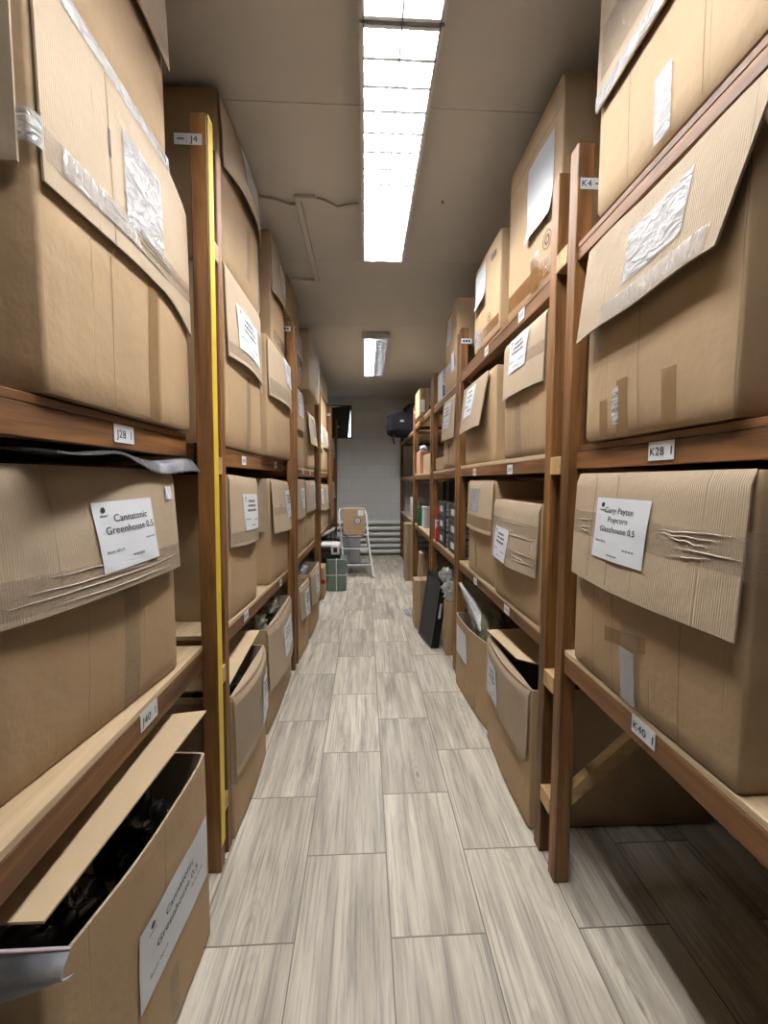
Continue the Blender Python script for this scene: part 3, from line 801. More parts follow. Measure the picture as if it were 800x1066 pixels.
rack('R', 5.76, 7.87, [(.86, .86, .07), (1.50, 1.50, .07), (2.15, 2.15, .06)], 'last timber rack on the right, carrying the black duffel bag', 2.44, pd=.050, low=True, head=(None, 2.38, .065, .70))

# ------------------------------------------------------------------ boxes, left side
b = Carton('big taped box over the J28 card, silver pouch on its flap, left foreground', 'L', (-.58, .80), (-.58, 1.43), 1.612, 2.385, .78, flap=.405, lean=.006, bow=.0, bulge=.008,
           group=GL, near_flap=(.39, .004, .012, .70), dz=-.06)
b.strip(1.055, 1.235, 2.065, 2.27, 'pouch', 'document_pouch', .004)
b.strip(.81, 1.425, 2.02, 2.075, 'tape', lift=.002); b.strip(.85, 1.10, 2.022, 2.073, 'tape_sheen', lift=.004); b.around(2.03, 2.085, .03, 'pouch')  # second strip is painted sheen over the nearer part of the tape
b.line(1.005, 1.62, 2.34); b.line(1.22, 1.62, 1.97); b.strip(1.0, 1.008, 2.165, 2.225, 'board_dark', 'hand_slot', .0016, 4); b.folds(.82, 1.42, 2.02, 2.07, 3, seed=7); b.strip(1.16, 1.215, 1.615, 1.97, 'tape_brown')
b.strip(.81, 1.31, 2.345, 2.382, 'pouch', 'packing_tape', .002)
b = Carton('box at ceiling height on top of the J28 box, flap edge taped', 'L', (-.575, .64), (-.58, 1.325), 2.392, 3.0, .74, flap=.375, lean=.01, bow=.004, bulge=.006, group=GL)
b = Carton('large box with the readable greenhouse label above the J40 card', 'L', (-.645, .715), (-.582, 1.275), .870, 1.478, .72, flap=.285, lean=.012, bow=.016, bulge=.016, group=GL)
b.sign(.93, 1.135, 1.245, 1.402, [('Cannatonic', .57, .70, .155, .016, 0), ('Greenhouse 0.5', .55, .53, .155, .016, 0), ('Batch: 00119', .21, .26, .062, .006, 0), (None, .86, .36, .05, .006, 0), (None, .58, .15, .05, .006, 0)], skew=.004, grey=False)
b.strip(.72, 1.27, 1.198, 1.268, 'tape', lift=.0012, skew=-.012)
b.strip(1.03, 1.09, .875, 1.19, 'tape', n=8)
b.folds(.72, 1.27, 1.205, 1.265, 4, seed=3)
p = b.sign(1.215, 1.245, 1.395, 1.432, grey=False, seed=4)
# near floor box, open
b = Carton('open box on the floor in the left foreground with black bags inside', 'L', (-.545, .655), (-.494, 1.24), 0.002, .612, .74, bulge=.022, opened=True, group=GL)
b.sign(.875, 1.215, .235, .43, [('Cannatonic', .52, .66, .15, .012, 0), ('Greenhouse 0.5', .50, .46, .15, .012, 0), ('Batch: 00119', .22, .22, .065, .006, 0), (None, .80, .33, .05, .006, 0)], grey=False, skew=.0, seed=2)
b.strip(1.0, 1.04, .01, .17, 'tape', n=8)
b.lid(front_z=.115, back=.75, over=.0, twist=.03)
# row of the second rack
b = Carton('box with white label above the second left shelf, taped slanting seam', 'L', (-.58, 1.79), (-.575, 2.36), 1.592, 2.345, .76, flap=.375, lean=.004, bow=.018, group=GL)
b.sign(1.90, 2.245, 2.03, 2.225, seed=11); b.strip(1.80, 2.35, 1.985, 2.03, 'tape'); b.strip(2.06, 2.12, 1.60, 1.96, 'tape', n=8)
b.strip(2.27, 2.34, 2.05, 2.22, 'tape', n=6)
b = Carton('box bulging past the third left post, blue-white label at its edge', 'L', (-.55, 2.40), (-.54, 3.06), 1.594, 2.265, .78, flap=.335, lean=.006, bow=.016, bulge=.02, group=GL, near_flap=(.33, .004))
b.sign(2.80, 3.05, 2.085, 2.25, seed=12); b.strip(2.41, 3.05, 1.945, 2.03, 'tape')
b = Carton('topmost box by the ceiling behind the yellow striped post', 'L', (-.58, 1.79), (-.575, 2.39), 2.352, 3.0, .76, flap=.29, lean=.006, bow=.028, bulge=.02, group=GL)
b.sign(2.02, 2.32, 2.80, 2.96, seed=13, blank=True); b.strip(2.10, 2.16, 2.42, 2.66, 'tape', n=8)
b.strip(2.335, 2.385, 2.37, 2.68, 'pouch', 'packing_tape', n=6)
b = Carton('topmost box over the third left post, dark seam and label', 'L', (-.575, 2.66), (-.57, 3.072), 2.275, 2.965, .72, flap=.36, lean=.004, bow=.016, group=GL)
b.sign(2.86, 3.06, 2.68, 2.86, seed=14); b.strip(2.70, 3.08, 2.33, 2.40, 'tape_brown')
b = Carton('box with square label standing on the second left middle shelf', 'L', (-.585, 1.76), (-.575, 2.19), .836, 1.465, .76, slope=.044, flap=.31, lean=.004, bow=.020, group=GL)
b.sign(1.905, 2.15, 1.215, 1.385, seed=15); b.strip(1.77, 2.18, 1.165, 1.215, 'tape')
b = Carton('box with lifted flap standing beside the square-labelled one', 'L', (-.575, 2.50), (-.57, 3.05), .804, 1.448, .76, slope=.044, flap=.335, lean=.022, bow=.012, group=GL, near_flap=(.32, .02))
b.sign(2.84, 3.04, 1.20, 1.385, seed=16, skew=.01); b.strip(2.51, 3.04, 1.225, 1.27, 'tape'); b.strip(2.66, 2.71, 1.26, 1.29, 'pouch', 'torn_label', n=4)
b = Carton('open floor box beside the yellow post, tape-wrapped folded flap', 'L', (-.527, 1.59), (-.525, 2.11), .002, .60, .72, flap=.33, lean=.006, bow=.008, bulge=.035, opened=True, group=GL)
b.sign(1.93, 2.09, .28, .50, seed=17); b.strip(1.60, 2.10, .30, .56, 'tape'); b.around(.24, .58, .5, out=.012)
b.lid(front_z=.045, back=.70, twist=.055, x_in=(.0, .0))
b = Carton('open floor box full of clear vacuum bags, left side', 'L', (-.555, 2.28), (-.545, 2.98), .002, .615, .74, flap=.36, lean=.006, bow=.03, bulge=.02, opened=True, group=GL)
b.sign(2.58, 2.86, .33, .52, seed=18, skew=.01)
# third rack
b = Carton('box under the stretch-wrapped one, tall white label', 'L', (-.58, 3.28), (-.575, 3.96), 1.566, 2.24, .76, flap=.37, lean=.005, bow=.012, group=GL)
b.sign(3.56, 3.80, 2.0, 2.22, seed=19)
b = Carton('box with silver taped flap on the third left upper shelf', 'L', (-.575, 4.20), (-.57, 4.76), 1.57, 2.14, .76, flap=.33, lean=.03, bow=.01, group=GL, near_flap=(.3, .01))
b.strip(4.38, 4.66, 1.9, 2.1, 'pouch', 'document_pouch', .004)
b = Carton('box with pale label on the third left middle shelf', 'L', (-.58, 3.28), (-.575, 3.94), .805, 1.455, .76, flap=.33, lean=.006, bow=.010, group=GL)
b.sign(3.66, 3.86, 1.20, 1.38, seed=20)
b = Carton('box with shiny sheet hanging off its flap, third left middle shelf', 'L', (-.575, 4.0), (-.57, 4.72), .785, 1.445, .76, flap=.31, lean=.006, bow=.010, group=GL)
b.strip(4.34, 4.60, 1.15, 1.40, 'milky', 'plastic_sheet', .006)
b = Carton('stretch-wrapped box jutting over the aisle below the ceiling', 'L', (-.50, 3.84), (-.495, 4.62), 2.27, 2.80, .80, bulge=.012, group=GL)
b.strip(3.85, 4.61, 2.29, 2.79, 'wrap', 'stretch_wrap', .004, 18)
b.strip(4.35, 4.6, 2.42, 2.75, 'pouch', 'crumpled_film', .009, 10)
b = Carton('brown taped box between the third post and the stretch-wrapped one', 'L', (-.565, 3.30), (-.56, 3.80), 2.25, 2.70, .74, flap=.25, lean=.01, bow=.01, group=GL)
b.strip(3.32, 3.79, 2.27, 2.66, 'wrap', 'stretch_wrap', .003)
b = Carton('box against the ceiling above the brown taped one', 'L', (-.58, 3.27), (-.575, 3.81), 2.706, 3.0, .70, group=GL)
b = Carton('open floor box behind the third left post, two sheets on its flap', 'L', (-.53, 3.26), (-.505, 3.64), .002, .585, .72, flap=.26, lean=.006, bow=.02, bulge=.02, opened=True, group=GL)
b.sign(3.36, 3.56, .33, .54, seed=21)
b = Carton('open floor box holding grey bags next to the small carton', 'L', (-.50, 3.70), (-.485, 4.30), .002, .60, .74, flap=.30, lean=.006, bow=.02, bulge=.015, opened=True, group=GL)
b.sign(3.90, 4.16, .36, .56, seed=22)
b = Carton('small carton with a red sticker on the floor, left side', 'L', (-.50, 4.965), (-.50, 5.26), .002, .39, .30, group=GL)
t = MB(); t.lathe([(.028, 0), (.028, .002)], 16); t.v = [(x-.05+.07, -b.d/2-.002-z if False else -b.d/2-.004+z, y+.24) for x, y, z in t.v]; b.part('sticker', t, [M['red']])
t = MB(); t.lathe([(.030, 0), (.030, .002)], 16); t.v = [(-b.w/2-.012+z, x-.14, y+.22) for x, y, z in t.v]; b.part('sticker', t, [M['red']])
# fourth and fifth racks (far, left)
far_left = [
    ((4.98, 5.66), 2.212, 2.86, 'near box of the top pair on the fourth left rack'),
    ((5.72, 6.44), 2.212, 2.90, 'far box of the top pair on the fourth left rack'),
    ((4.98, 5.66), 1.57, 2.20, 'near box on the fourth left upper shelf'),
    ((5.72, 6.44), 1.57, 2.20, 'far box on the fourth left upper shelf'),
    ((4.98, 5.66), .778, 1.40, 'near box on the fourth left middle shelf'),
    ((5.72, 6.44), .778, 1.385, 'far box on the fourth left middle shelf'),
    ((6.66, 7.22), 1.556, 2.19, 'near box on the last left upper shelf'),
    ((7.26, 7.79), 1.556, 2.17, 'far box on the last left upper shelf, by the end wall'),
    ((6.66, 7.22), .786, 1.41, 'near box on the last left middle shelf'),
    ((7.26, 7.79), .786, 1.43, 'far box on the last left middle shelf, by the end wall')]
for i, ((ya, yb), za, zb, lab) in enumerate(far_left):
    b = Carton(lab, 'L', (-.575-.005*(i % 3), ya), (-.572, yb), za, zb, .74, flap=.30+.03*(i % 3), lean=.008, bow=.010, group=GL)
    if i in (2, 3, 4, 5, 7): b.sign(ya+.30, ya+.56, zb-.26, zb-.06, seed=30+i)
    if i in (0, 6): b.strip(ya+.02, yb-.02, zb-.27, zb-.2, 'tape')

# ------------------------------------------------------------------ boxes, right side
b = Carton('big box over the K28 card with its pouch-bearing flap lifted open', 'R', (.68, .74), (.68, 1.262), 1.567, 2.135, .76, bulge=.010, group=GR)
mb = MB()       # the lifted flap: hinged along the top front edge, standing away from the box
def Pf(u, v):
    xa, xb = -b.w/2+.012-.008*v, b.w/2+.062-.085*v
    x = xa+(xb-xa)*u; k = .006*math.sin(PI*u)
    return (x, -b.d/2-.008-.026*v-k*v, b.h-.012-(.262-.016*u)*v+.004*math.sin(u*9))
mb.sheet(Pf, 16, 8, lambda u, v: (0, -.006, -.001)); b.part('front_flap', mb, [M['card_in']])
flapf = lambda u, v, k=.0085: tuple(a+c for a, c in zip(Pf(u, v), (0, -k, 0)))
mb = MB(); mb.grid(lambda u, v: flapf(.37+.36*u+.04*v, .22+.50*v-.03*u), 8, 6); b.part('document_pouch', mb, [M['pouch']])
mb = MB(); mb.grid(lambda u, v: flapf(.24+.70*u, .80+.19*v), 12, 3); b.part('packing_tape', mb, [M['tape_sheen']])
mb = MB(); mb.sheet(lambda u, v: (b.w/2+.016+.01*v, -b.d/2+.05+.6*u, b.h-.30*v), 6, 4, lambda u, v: (.005, 0, 0)); b.part('side_flap', mb, [M['card_in']])
b.line(1.01, 1.575, 2.1); b.strip(.885, .93, 1.575, 1.70, 'tape_brown', n=6); b.strip(1.05, 1.10, 1.57, 1.715, 'tape_brown', n=6); b.strip(1.14, 1.18, 1.57, 1.675, 'tape_brown', n=6); b.strip(1.09, 1.12, 1.60, 1.70, 'pouch', 'packing_tape', n=6)
b = Carton('box at ceiling height above the lifted flap, right foreground', 'R', (.68, .56), (.68, 1.245), 2.212, 2.995, .76, flap=.50, lean=.006, bow=.0, bulge=.006, group=GR)
b.line(1.10, 2.22, 2.49); b.line(.86, 2.22, 2.49); b.strip(.945, 1.0, 2.225, 2.37, 'pouch', 'tape_patch', .003, 6)
b.strip(.57, 1.24, 2.498, 2.535, 'pouch', 'packing_tape', .002)
b.strip(.95, 1.22, 2.56, 2.70, 'tape')
b = Carton('large box with the readable glasshouse label above the K40 card', 'R', (.682, .685), (.68, 1.285), .870, 1.468, .76, flap=.31, lean=.012, bow=.004, bulge=.014, group=GR)
b.strip(.69, 1.28, 1.285, 1.355, 'tape', lift=.0012, skew=-.01); b.line(1.065, .88, 1.46); b.line(1.165, .88, 1.46); b.line(.83, .88, 1.14); b.around(1.27, 1.36, .12); b.folds(.69, .91, 1.285, 1.355, 5, seed=5); b.folds(1.15, 1.28, 1.29, 1.345, 3, seed=6)
b.sign(.922, 1.142, 1.238, 1.402, [('Gary Payton', .47, .76, .135, .012, 0), ('Popcorn', .47, .61, .135, .012, 0), ('Glasshouse 0.5', .48, .45, .135, .020, 0), ('Batch: 00165', .18, .27, .055, .006, 0), (None, .74, .20, .055, .006, 0), (None, .46, .07, .05, .006, 0)], skew=.0, grey=False, seed=3)
b.strip(.955, 1.02, .875, 1.09, 'tape', n=8, lift=.003); b.strip(.965, 1.02, .88, 1.02, 'milky', 'torn_tape', .006, 6)
b.strip(.93, 1.10, 1.02, 1.06, 'tape_brown', n=8, skew=.03)
# second rack, top shelf
b = Carton('tall top box with a large white sheet and brown corner tape', 'R', (.712, 1.55), (.708, 2.08), 2.225, 2.90, .74, bulge=.010, group=GR)
b.sign(1.60, 1.825, 2.45, 2.75, blank=True, seed=5, curl=.02); b.print_mark(1.64, 2.375, .035)
b.strip(1.56, 2.07, 2.25, 2.32, 'tape_dark', skew=-.02); b.strip(1.71, 1.79, 2.235, 2.37, 'tape_dark', n=6, skew=.01); b.strip(1.56, 2.07, 2.79, 2.795, 'ink_brown', 'seam')
b = Carton('top box with a narrow white sheet hanging below its hand hole', 'R', (.68, 2.125), (.68, 2.60), 2.216, 2.70, .74, bulge=.008, group=GR)
b.sign(2.35, 2.57, 2.44, 2.66, blank=True, seed=6, curl=.03); b.strip(2.13, 2.59, 2.25, 2.30, 'tape_dark', skew=-.01); b.strip(2.45, 2.54, 2.225, 2.33, 'pouch', 'tape_patch', .003, 6)
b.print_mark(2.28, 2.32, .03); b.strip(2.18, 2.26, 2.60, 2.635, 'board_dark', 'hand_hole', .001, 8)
b = Carton('top box right behind the third right post, two small papers', 'R', (.68, 3.095), (.68, 3.56), 2.178, 2.78, .72, bulge=.008, group=GR)
b.sign(3.25, 3.42, 2.52, 2.72, blank=True, seed=7); b.strip(3.10, 3.55, 2.30, 2.37, 'tape_brown'); b.sign(3.16, 3.25, 2.28, 2.42, blank=True, seed=8)
b.print_mark(3.14, 2.60, .03)
# second rack, K28 level
b = Carton('box with square label on the second right upper shelf', 'R', (.685, 1.555), (.68, 2.01), 1.554, 2.085, .76, flap=.262, lean=.006, bow=.014, group=GR)
b.sign(1.705, 1.905, 1.925, 2.075, seed=41); b.strip(1.56, 1.72, 1.93, 1.975, 'tape', n=6); b.strip(1.78, 1.85, 1.57, 1.80, 'tape', n=8)
b = Carton('half-open box with a propped labelled flap, second right upper shelf', 'R', (.70, 2.21), (.69, 2.83), 1.554, 2.06, .74, bulge=.008, group=GR)
mb = MB()
def Pg(u, v):
    x = -b.w/2+(b.w-.10)*u
    return (x, -b.d/2-.010-.030*v-.02*u*v-.012*math.sin(PI*u)*v, b.h-.004-.30*v)
mb.sheet(Pg, 12, 6, lambda u, v: (0, -.005, 0)); b.part('front_flap', mb, [M['card_in']])
G = lambda a, c: tuple(p+q for p, q in zip(Pg(a, c), (0, -.0075, 0)))
mb = MB(); mb.sheet(lambda u, v: G(.20+.40*u, .70-.62*v), 6, 6, lambda u, v: (0, -.0006, 0)); pl = b.part('paper_label', mb, [M['paper']])
t = MB()
for r_, (f0, f1) in enumerate([(.3, .7), (.2, .8), (.25, .75), (.1, .5), (.4, .9)]):
    vv = .16+.1*r_; t.add([tuple(p+q for p, q in zip(Pg(.20+.40*a, c), (0, -.0092, 0))) for a, c in ((f0, vv), (f1, vv), (f1, vv+.035), (f0, vv+.035))], [(0, 1, 2, 3)])
b.part('lettering', t, [M['ink_grey']], pl)
mb = MB(); mb.sheet(lambda u, v: (b.w/2+.012, -b.d/2+.06+.5*u, b.h+.02-.30*v), 6, 4, lambda u, v: (.005, 0, 0)); b.part('side_flap', mb, [M['card_in']])
b = Carton('box with a grey label right behind the third right post', 'R', (.685, 3.10), (.68, 3.56), 1.548, 2.098, .74, flap=.33, lean=.014, bow=.008, group=GR)
b.sign(3.22, 3.46, 1.86, 2.06, seed=42); b.strip(3.16, 3.19, 1.58, 1.78, 'tape', n=6); b.strip(3.3, 3.33, 1.58, 1.74, 'tape_brown', n=6)
# second rack, K40 level
b = Carton('taped box with a peeling label on the second right middle shelf', 'R', (.685, 1.565), (.68, 2.115), .872, 1.352, .74, flap=.29, lean=.012, bow=.018, group=GR)
b.sign(1.83, 2.04, 1.075, 1.225, seed=43, skew=-.005); b.strip(1.57, 2.11, 1.22, 1.27, 'tape'); b.strip(1.57, 1.82, 1.10, 1.15, 'tape'); b.folds(1.57, 2.11, 1.20, 1.27, 3, seed=8); b.folds(1.57, 1.82, 1.10, 1.15, 3, seed=9)
b = Carton('box with a faded pouch beside the peeling-label one', 'R', (.69, 2.165), (.685, 2.68), .872, 1.445, .78, flap=.29, lean=.010, bow=.008, group=GR)
b.strip(2.38, 2.58, 1.26, 1.40, 'pouch', 'document_pouch', .003, 8); b.strip(2.17, 2.67, 1.175, 1.24, 'tape_brown'); b.strip(2.46, 2.49, .92, 1.08, 'tape_brown', n=6)
# second rack, floor
b = Carton('open floor box with a bent lid beside the second right post', 'R', (.672, 1.585), (.682, 2.20), .002, .60, .77, flap=.30, lean=.006, bow=.0, bulge=.035, opened=True, group=GR)
b.sign(1.93, 2.12, .33, .52, seed=44); b.lid(front_z=.045, back=.785, twist=.045, x_in=(.01, .13))
b = Carton('open floor box with a clear bag standing out of it', 'R', (.70, 2.25), (.645, 2.84), .002, .52, .72, bulge=.03, opened=True, group=GR)
b.sign(2.56, 2.80, .26, .46, blank=True, seed=45); b.strip(2.42, 2.46, .03, .16, 'tape', n=6)

# small cartons further down the right side
def small_carton(label, a, b_, mats='card', name='carton', group=GR):
    x0, y0, z0 = a; x1, y1, z1 = b_
    org = ((x0+x1)/2, (y0+y1)/2, z0)
    root = thing(name, label, 'box', org, 0, group)
    mb = MB(); mb.box(a, b_, 0, .004); mb.build('body', [M[mats]], root, off=org)
    mb = MB(); xc = (x0+x1)/2; mb.box((xc-.022, y0-.0012, z0+.02), (xc+.022, y1+.0012, z1+.0015)); mb.build('packing_tape', [M['tape']], root, off=org)
    return root, org
small_carton('narrow carton on the floor between the black filter panel and the third right post', (.665, 3.30, .002), (.80, 3.425, .442))
r_, og = small_carton('upright carton behind the black filter panel, white sticker', (.482, 3.95, .002), (.64, 4.12, .475))
mb = MB(); mb.box((.585, 3.9465, .30), (.635, 3.949, .40)); mb.build('sticker', [M['paper']], r_, off=og)
small_carton('tall slim carton on the floor near the last right rack', (.575, 5.845, .0), (.682, 6.10, .83))
small_carton('short carton beside the tall slim one', (.735, 5.40, .0), (.845, 5.62, .48))
r_, og = small_carton('carton with a white label on top of the fourth right rack', (.63, 4.80, 2.192), (.745, 5.2, 2.50))
mb = MB(); mb.box((.637, 4.7965, 2.23), (.69, 4.799, 2.37)); mb.build('paper_label', [M['paper']], r_, off=og)
r_, og = small_carton('tall white and blue carton on top of the third right rack', (.69, 3.72, 2.178), (.80, 3.95, 2.425), 'white_card')
mb = MB(); mb.box((.695, 3.7165, 2.19), (.795, 3.719, 2.29)); mb.build('printed_panel', [M['blue_print']], r_, off=og)
for k in range(3):
    mb = MB(); mb.box((.705, 3.7165, 2.315+.035*k), (.785, 3.719, 2.335+.035*k)); mb.build('printed_line', [M['ink_grey']], r_, off=og)
small_carton('pinkish carton on the fourth right upper shelf', (.70, 5.24, 1.532), (.80, 5.60, 1.82), 'pink_card')
small_carton('low carton under the white bag, third right upper shelf', (.70, 3.64, 1.545), (1.10, 4.08, 1.66))
small_carton('long flat carton lying on the fourth right upper shelf', (.72, 4.34, 1.532), (1.2, 5.10, 1.75))
small_carton('brown carton under the third right top shelf', (.95, 3.66, 1.665), (1.25, 4.0, 1.95))

# ------------------------------------------------------------------ bags
def bag(name, label, cat, mat, blobs, loc, group=None, **kw):
    mb = MB()
    for c, r, s in blobs: mb.blob(c, r, s, **kw)
    return single(name, label, cat, mb, [M[mat]], loc, group)
GB = 'plastic bags in the boxes'
bag('plastic_bag', 'black bag filling the near half of the open foreground box', 'bag', 'black_bag', [((-.66, .84, .47), (.085, .10, .105), 1)], (-.74, .87, .34), GB, amp=.4, nu=28, nv=18)
bag('plastic_bag', 'shiny black bag at the far end of the open foreground box', 'bag', 'black_bag', [((-.64, 1.10, .47), (.085, .09, .11), 2)], (-.72, 1.11, .33), GB, amp=.4, nu=28, nv=18)
bag('plastic_bag', 'black bag inside the open floor box by the yellow post', 'bag', 'black_bag', [((-.68, 1.86, .45), (.09, .17, .10), 3)], (-.70, 1.84, .34), GB, amp=.4, nu=28, nv=18)
bag('vacuum_bag', 'nearer lumpy clear bag in the open left floor box past the yellow post', 'bag', 'vac', [((-.68, 2.46, .585), (.09, .105, .085), 4)], (-.70, 2.46, .49), GB, amp=.35, nu=28, nv=18)
bag('vacuum_bag', 'farther lumpy clear bag in the open left floor box past the yellow post', 'bag', 'vac', [((-.67, 2.77, .60), (.09, .12, .09), 5)], (-.68, 2.78, .50), GB, amp=.35, nu=28, nv=18)
bag('plastic_bag', 'grey bag in the open box next to the small carton', 'bag', 'clear', [((-.64, 4.0, .58), (.08, .16, .07), 6)], (-.62, 3.98, .50), GB, amp=.4)
bag('plastic_bag', 'pale bag in the open box behind the third left post', 'bag', 'vac', [((-.80, 3.44, .47), (.12, .10, .08), 7)], (-.70, 3.34, .41), GB, amp=.4)
bag('plastic_bag', 'dark bag at the back of the right floor box', 'bag', 'black_bag', [((1.14, 2.52, .50), (.08, .16, .13), 9)], (1.14, 2.52, .37), GB, amp=.45)
bag('plastic_bag', 'black bag inside the right box with the bent lid', 'bag', 'black_bag', [((1.0, 1.90, .43), (.13, .17, .09), 10)], (.95, 1.90, .32), GB, amp=.4)
# zip bag draped over the near wall of the foreground box
mb = MB()
def Pz(u, v):
    x = -.92+.445*u; k = math.sin(PI*v)
    y = .640-.016*k-.014*math.sin(u*7)*k-.006
    z = .700-.095*v*(1-.45*max(0, (u-.72)/.28)**2)+.008*math.sin(u*9)*v
    return (x, y-(.014 if v > .5 else 0)*0, z)
mb.sheet(Pz, 26, 10, lambda u, v: (0, .022*math.sin(PI*v)*math.sin(PI*u)+.002, 0))
o = thing('zip_bag', 'milky zip bag hanging over the end of the foreground floor box', 'bag', (-.70, .64, .6), 0, GB)
mb.build('pouch', [M['milky']], o, off=(-.70, .64, .6))
mb = MB(); mb.tube([(-.92+.445*k/12, .632, .699) for k in range(13)], .0022, 6); p = mb.build('zip_strip', [plain('pink_zip', (.55, .40, .43), .4)], o, off=(-.70, .64, .6)); p['label'] = 'pinkish zip strip'
# dark polythene on top of the J40 box
mb = MB()
mb.sheet(lambda u, v: (-1.1+.545*v+.012*math.sin(u*8), .78+.62*u, 1.503+.007*math.sin(u*11+v*4)+.005*math.sin(v*9)-.034*max(0, (v-.955)/.045)*min(1, max(0, u-.25)*2.2)), 24, 66, lambda u, v: (0, 0, .004))
single('plastic_bag', 'flattened dark polythene bag on the box above the J40 card', 'bag', mb, [plain('grey_polythene', (.13, .135, .155), .18, 0, 20, .8)], (-.84, 1.09, 1.488), GB)
# clear bag standing out of the right floor box, dried herb in its lower half
o = thing('clear_bag', 'tall clear bag of herb rising from the right floor box', 'bag', (.84, 2.54, .28), 0, GB)
mb = MB(); mb.blob((-.035, 0, .20), (.10, .20, .15), 8, amp=.22, nu=30, nv=20); mb.build('contents', [M['herb']], o)
mb = MB()
def Pc(u, v):
    a = 2*PI*u
    d = Vector((math.cos(a), math.sin(a), 0))
    fin = (1-v)
    rx = .135*fin**1.5+.012; ry = .235*fin**.72+.012
    if v < .06: rx *= .3+v*11; ry *= .3+v*11
    n_ = .034*noise.noise(Vector((math.cos(a)*2.2, math.sin(a)*2.2, v*5)))+.014*noise.noise(Vector((math.cos(a)*7, math.sin(a)*7, v*12)))
    return (-.200*max(0, v-.25)/.75-.010+d.x*(rx+n_*.55*min(1, fin*3)), .02+.13*v+d.y*(ry+n_*min(1, fin*3)), .0+.49*v+.06*math.sin(a+.6)*v*(1-v))
mb.grid(Pc, 44, 26); mb.build('film', [M['clear_bag']], o)
bag('clear_bag', 'small milky bag flopped beside the tall clear one', 'bag', 'milky', [((1.02, 2.40, .60), (.06, .07, .08), 21)], (1.02, 2.40, .52), GB, amp=.4)
bag('plastic_film', 'crumpled clear film on the narrow carton beside the filter panel', 'film', 'crumple', [((.70, 3.33, .55), (.06, .045, .085), 12), ((.672, 3.35, .665), (.05, .04, .055), 13)], (.70, 3.33, .445), None, amp=.7, nu=36, nv=24, freq=3.5)
bag('plastic_film', 'crumpled clear film lying on the floor behind the upright carton', 'film', 'clear', [((.52, 4.35, .03), (.09, .14, .03), 14)], (.52, 4.35, .0), None, amp=.4, floor=.002)
bag('plastic_bag', 'white bag on the low carton of the third right upper shelf', 'bag', 'milky', [((.83, 3.80, 1.70), (.06, .11, .05), 15)], (.83, 3.80, 1.663), None, amp=.45, floor=1.663)
bag('plastic_bag', 'white crumpled bag on the pinkish carton', 'bag', 'milky', [((.76, 5.38, 1.85), (.05, .1, .04), 16)], (.76, 5.38, 1.823), None, amp=.5, floor=1.823)
bag('plastic_bag', 'grey shiny packet sloping beside the fourth right post top', 'bag', 'clear', [((.78, 5.40, 2.26), (.06, .13, .06), 17)], (.78, 5.4, 2.193), None, amp=.4, floor=2.193)

# ------------------------------------------------------------------ things down the right side
def crate(x, y, z, label):
    o = thing('drawer_crate', label, 'crate', (x, y, z), 0, 'black drawer crates on the third right rack')
    mb = MB(); mb.box((0, 0, 0), (.28, .32, .132), 0, .006); mb.build('casing', [M['black']], o)
    for k in range(3):
        mb = MB(); mb.box((.012, -.006, .010+.040*k), (.268, .002, .044+.040*k), 0, .003); d = mb.build('drawer', [M['grey_pl']], o)
        mb = MB(); mb.box((.10, -.013, .020+.040*k), (.18, -.005, .030+.040*k), 0, .002); mb.build('handle', [M['grey_lt']], d)
    mb = MB(); mb.box((-.002, .10, .04), (.002, .22, .09)); mb.build('paper_label', [M['paper']], o)
for k in range(3):
    crate(.695, 3.56, .861+.1335*k, ['lowest', 'middle', 'topmost'][k]+' black crate of the farther stack on the third right rack')
for k in range(3):
    crate(.70, 3.10, .861+.1335*k, ['lowest', 'middle', 'topmost'][k]+' black crate of the nearer stack, behind the third right post')
def bottle(label, x, y, z, h, r, mat, cap, neck=.45):
    o = thing('bottle', label, 'bottle', (x, y, z), 0, 'bottles on the right racks')
    mb = MB(); mb.lathe([(r*.9, 0), (r, .01), (r, h*.58), (r*.85, h*.68), (r*neck, h*.80), (r*neck, h*.92)], 18); mb.build('body', [M[mat]], o)
    mb = MB(); mb.lathe([(r*neck*1.15, h*.90), (r*neck*1.15, h)], 14); mb.build('cap', [M[cap]], o)
bottle('red bottle standing on the third right middle shelf', .71, 3.93, .861, .19, .036, 'red', 'black')
small_carton('small white carton under the red bottle, third right rack', (.70, 4.00, .861), (.77, 4.10, 1.06), 'white_card')
bottle('red bottle standing on the small white carton', .735, 4.05, 1.0622, .15, .032, 'red', 'red', .6)
bottle('green bottle on the fourth right middle shelf', .71, 5.30, .861, .30, .036, 'green', 'green')
small_carton('white carton next to the green bottle', (.72, 5.05, .861), (.84, 5.18, 1.12), 'white_card')
small_carton('white carton deep on the last right middle shelf', (.72, 6.3, .861), (.9, 6.6, 1.18), 'white_card')
# black air-filter panel leaning towards the rack
o = thing('filter_panel', 'thin black mesh filter panel leaning on the cartons', 'panel', (.535, 3.615, 0))
ax = Vector((.061, -.359, 0)).normalized(); up = Vector((.09, .02, .60)).normalized(); nn = ax.cross(up).normalized()
if nn.x > 0: nn = -nn
def prism(mb, o0, u, v, w): 
    c = [o0, o0+u, o0+u+v, o0+v]; mb.add(c+[p+w for p in c], [(0, 1, 2, 3), (7, 6, 5, 4), (0, 4, 5, 1), (1, 5, 6, 2), (2, 6, 7, 3), (3, 7, 4, 0)])
base = Vector((.503, 3.794, .012))-Vector((.535, 3.615, 0))
mb = MB(); prism(mb, base, ax*.364, up*.60, -nn*.065); mb.build('core', [M['black_foam']], o)
mb = MB()
prism(mb, base+nn*.003, ax*.364, up*.018, -nn*.071); prism(mb, base+nn*.003+up*.585, ax*.364, up*.018, -nn*.071)
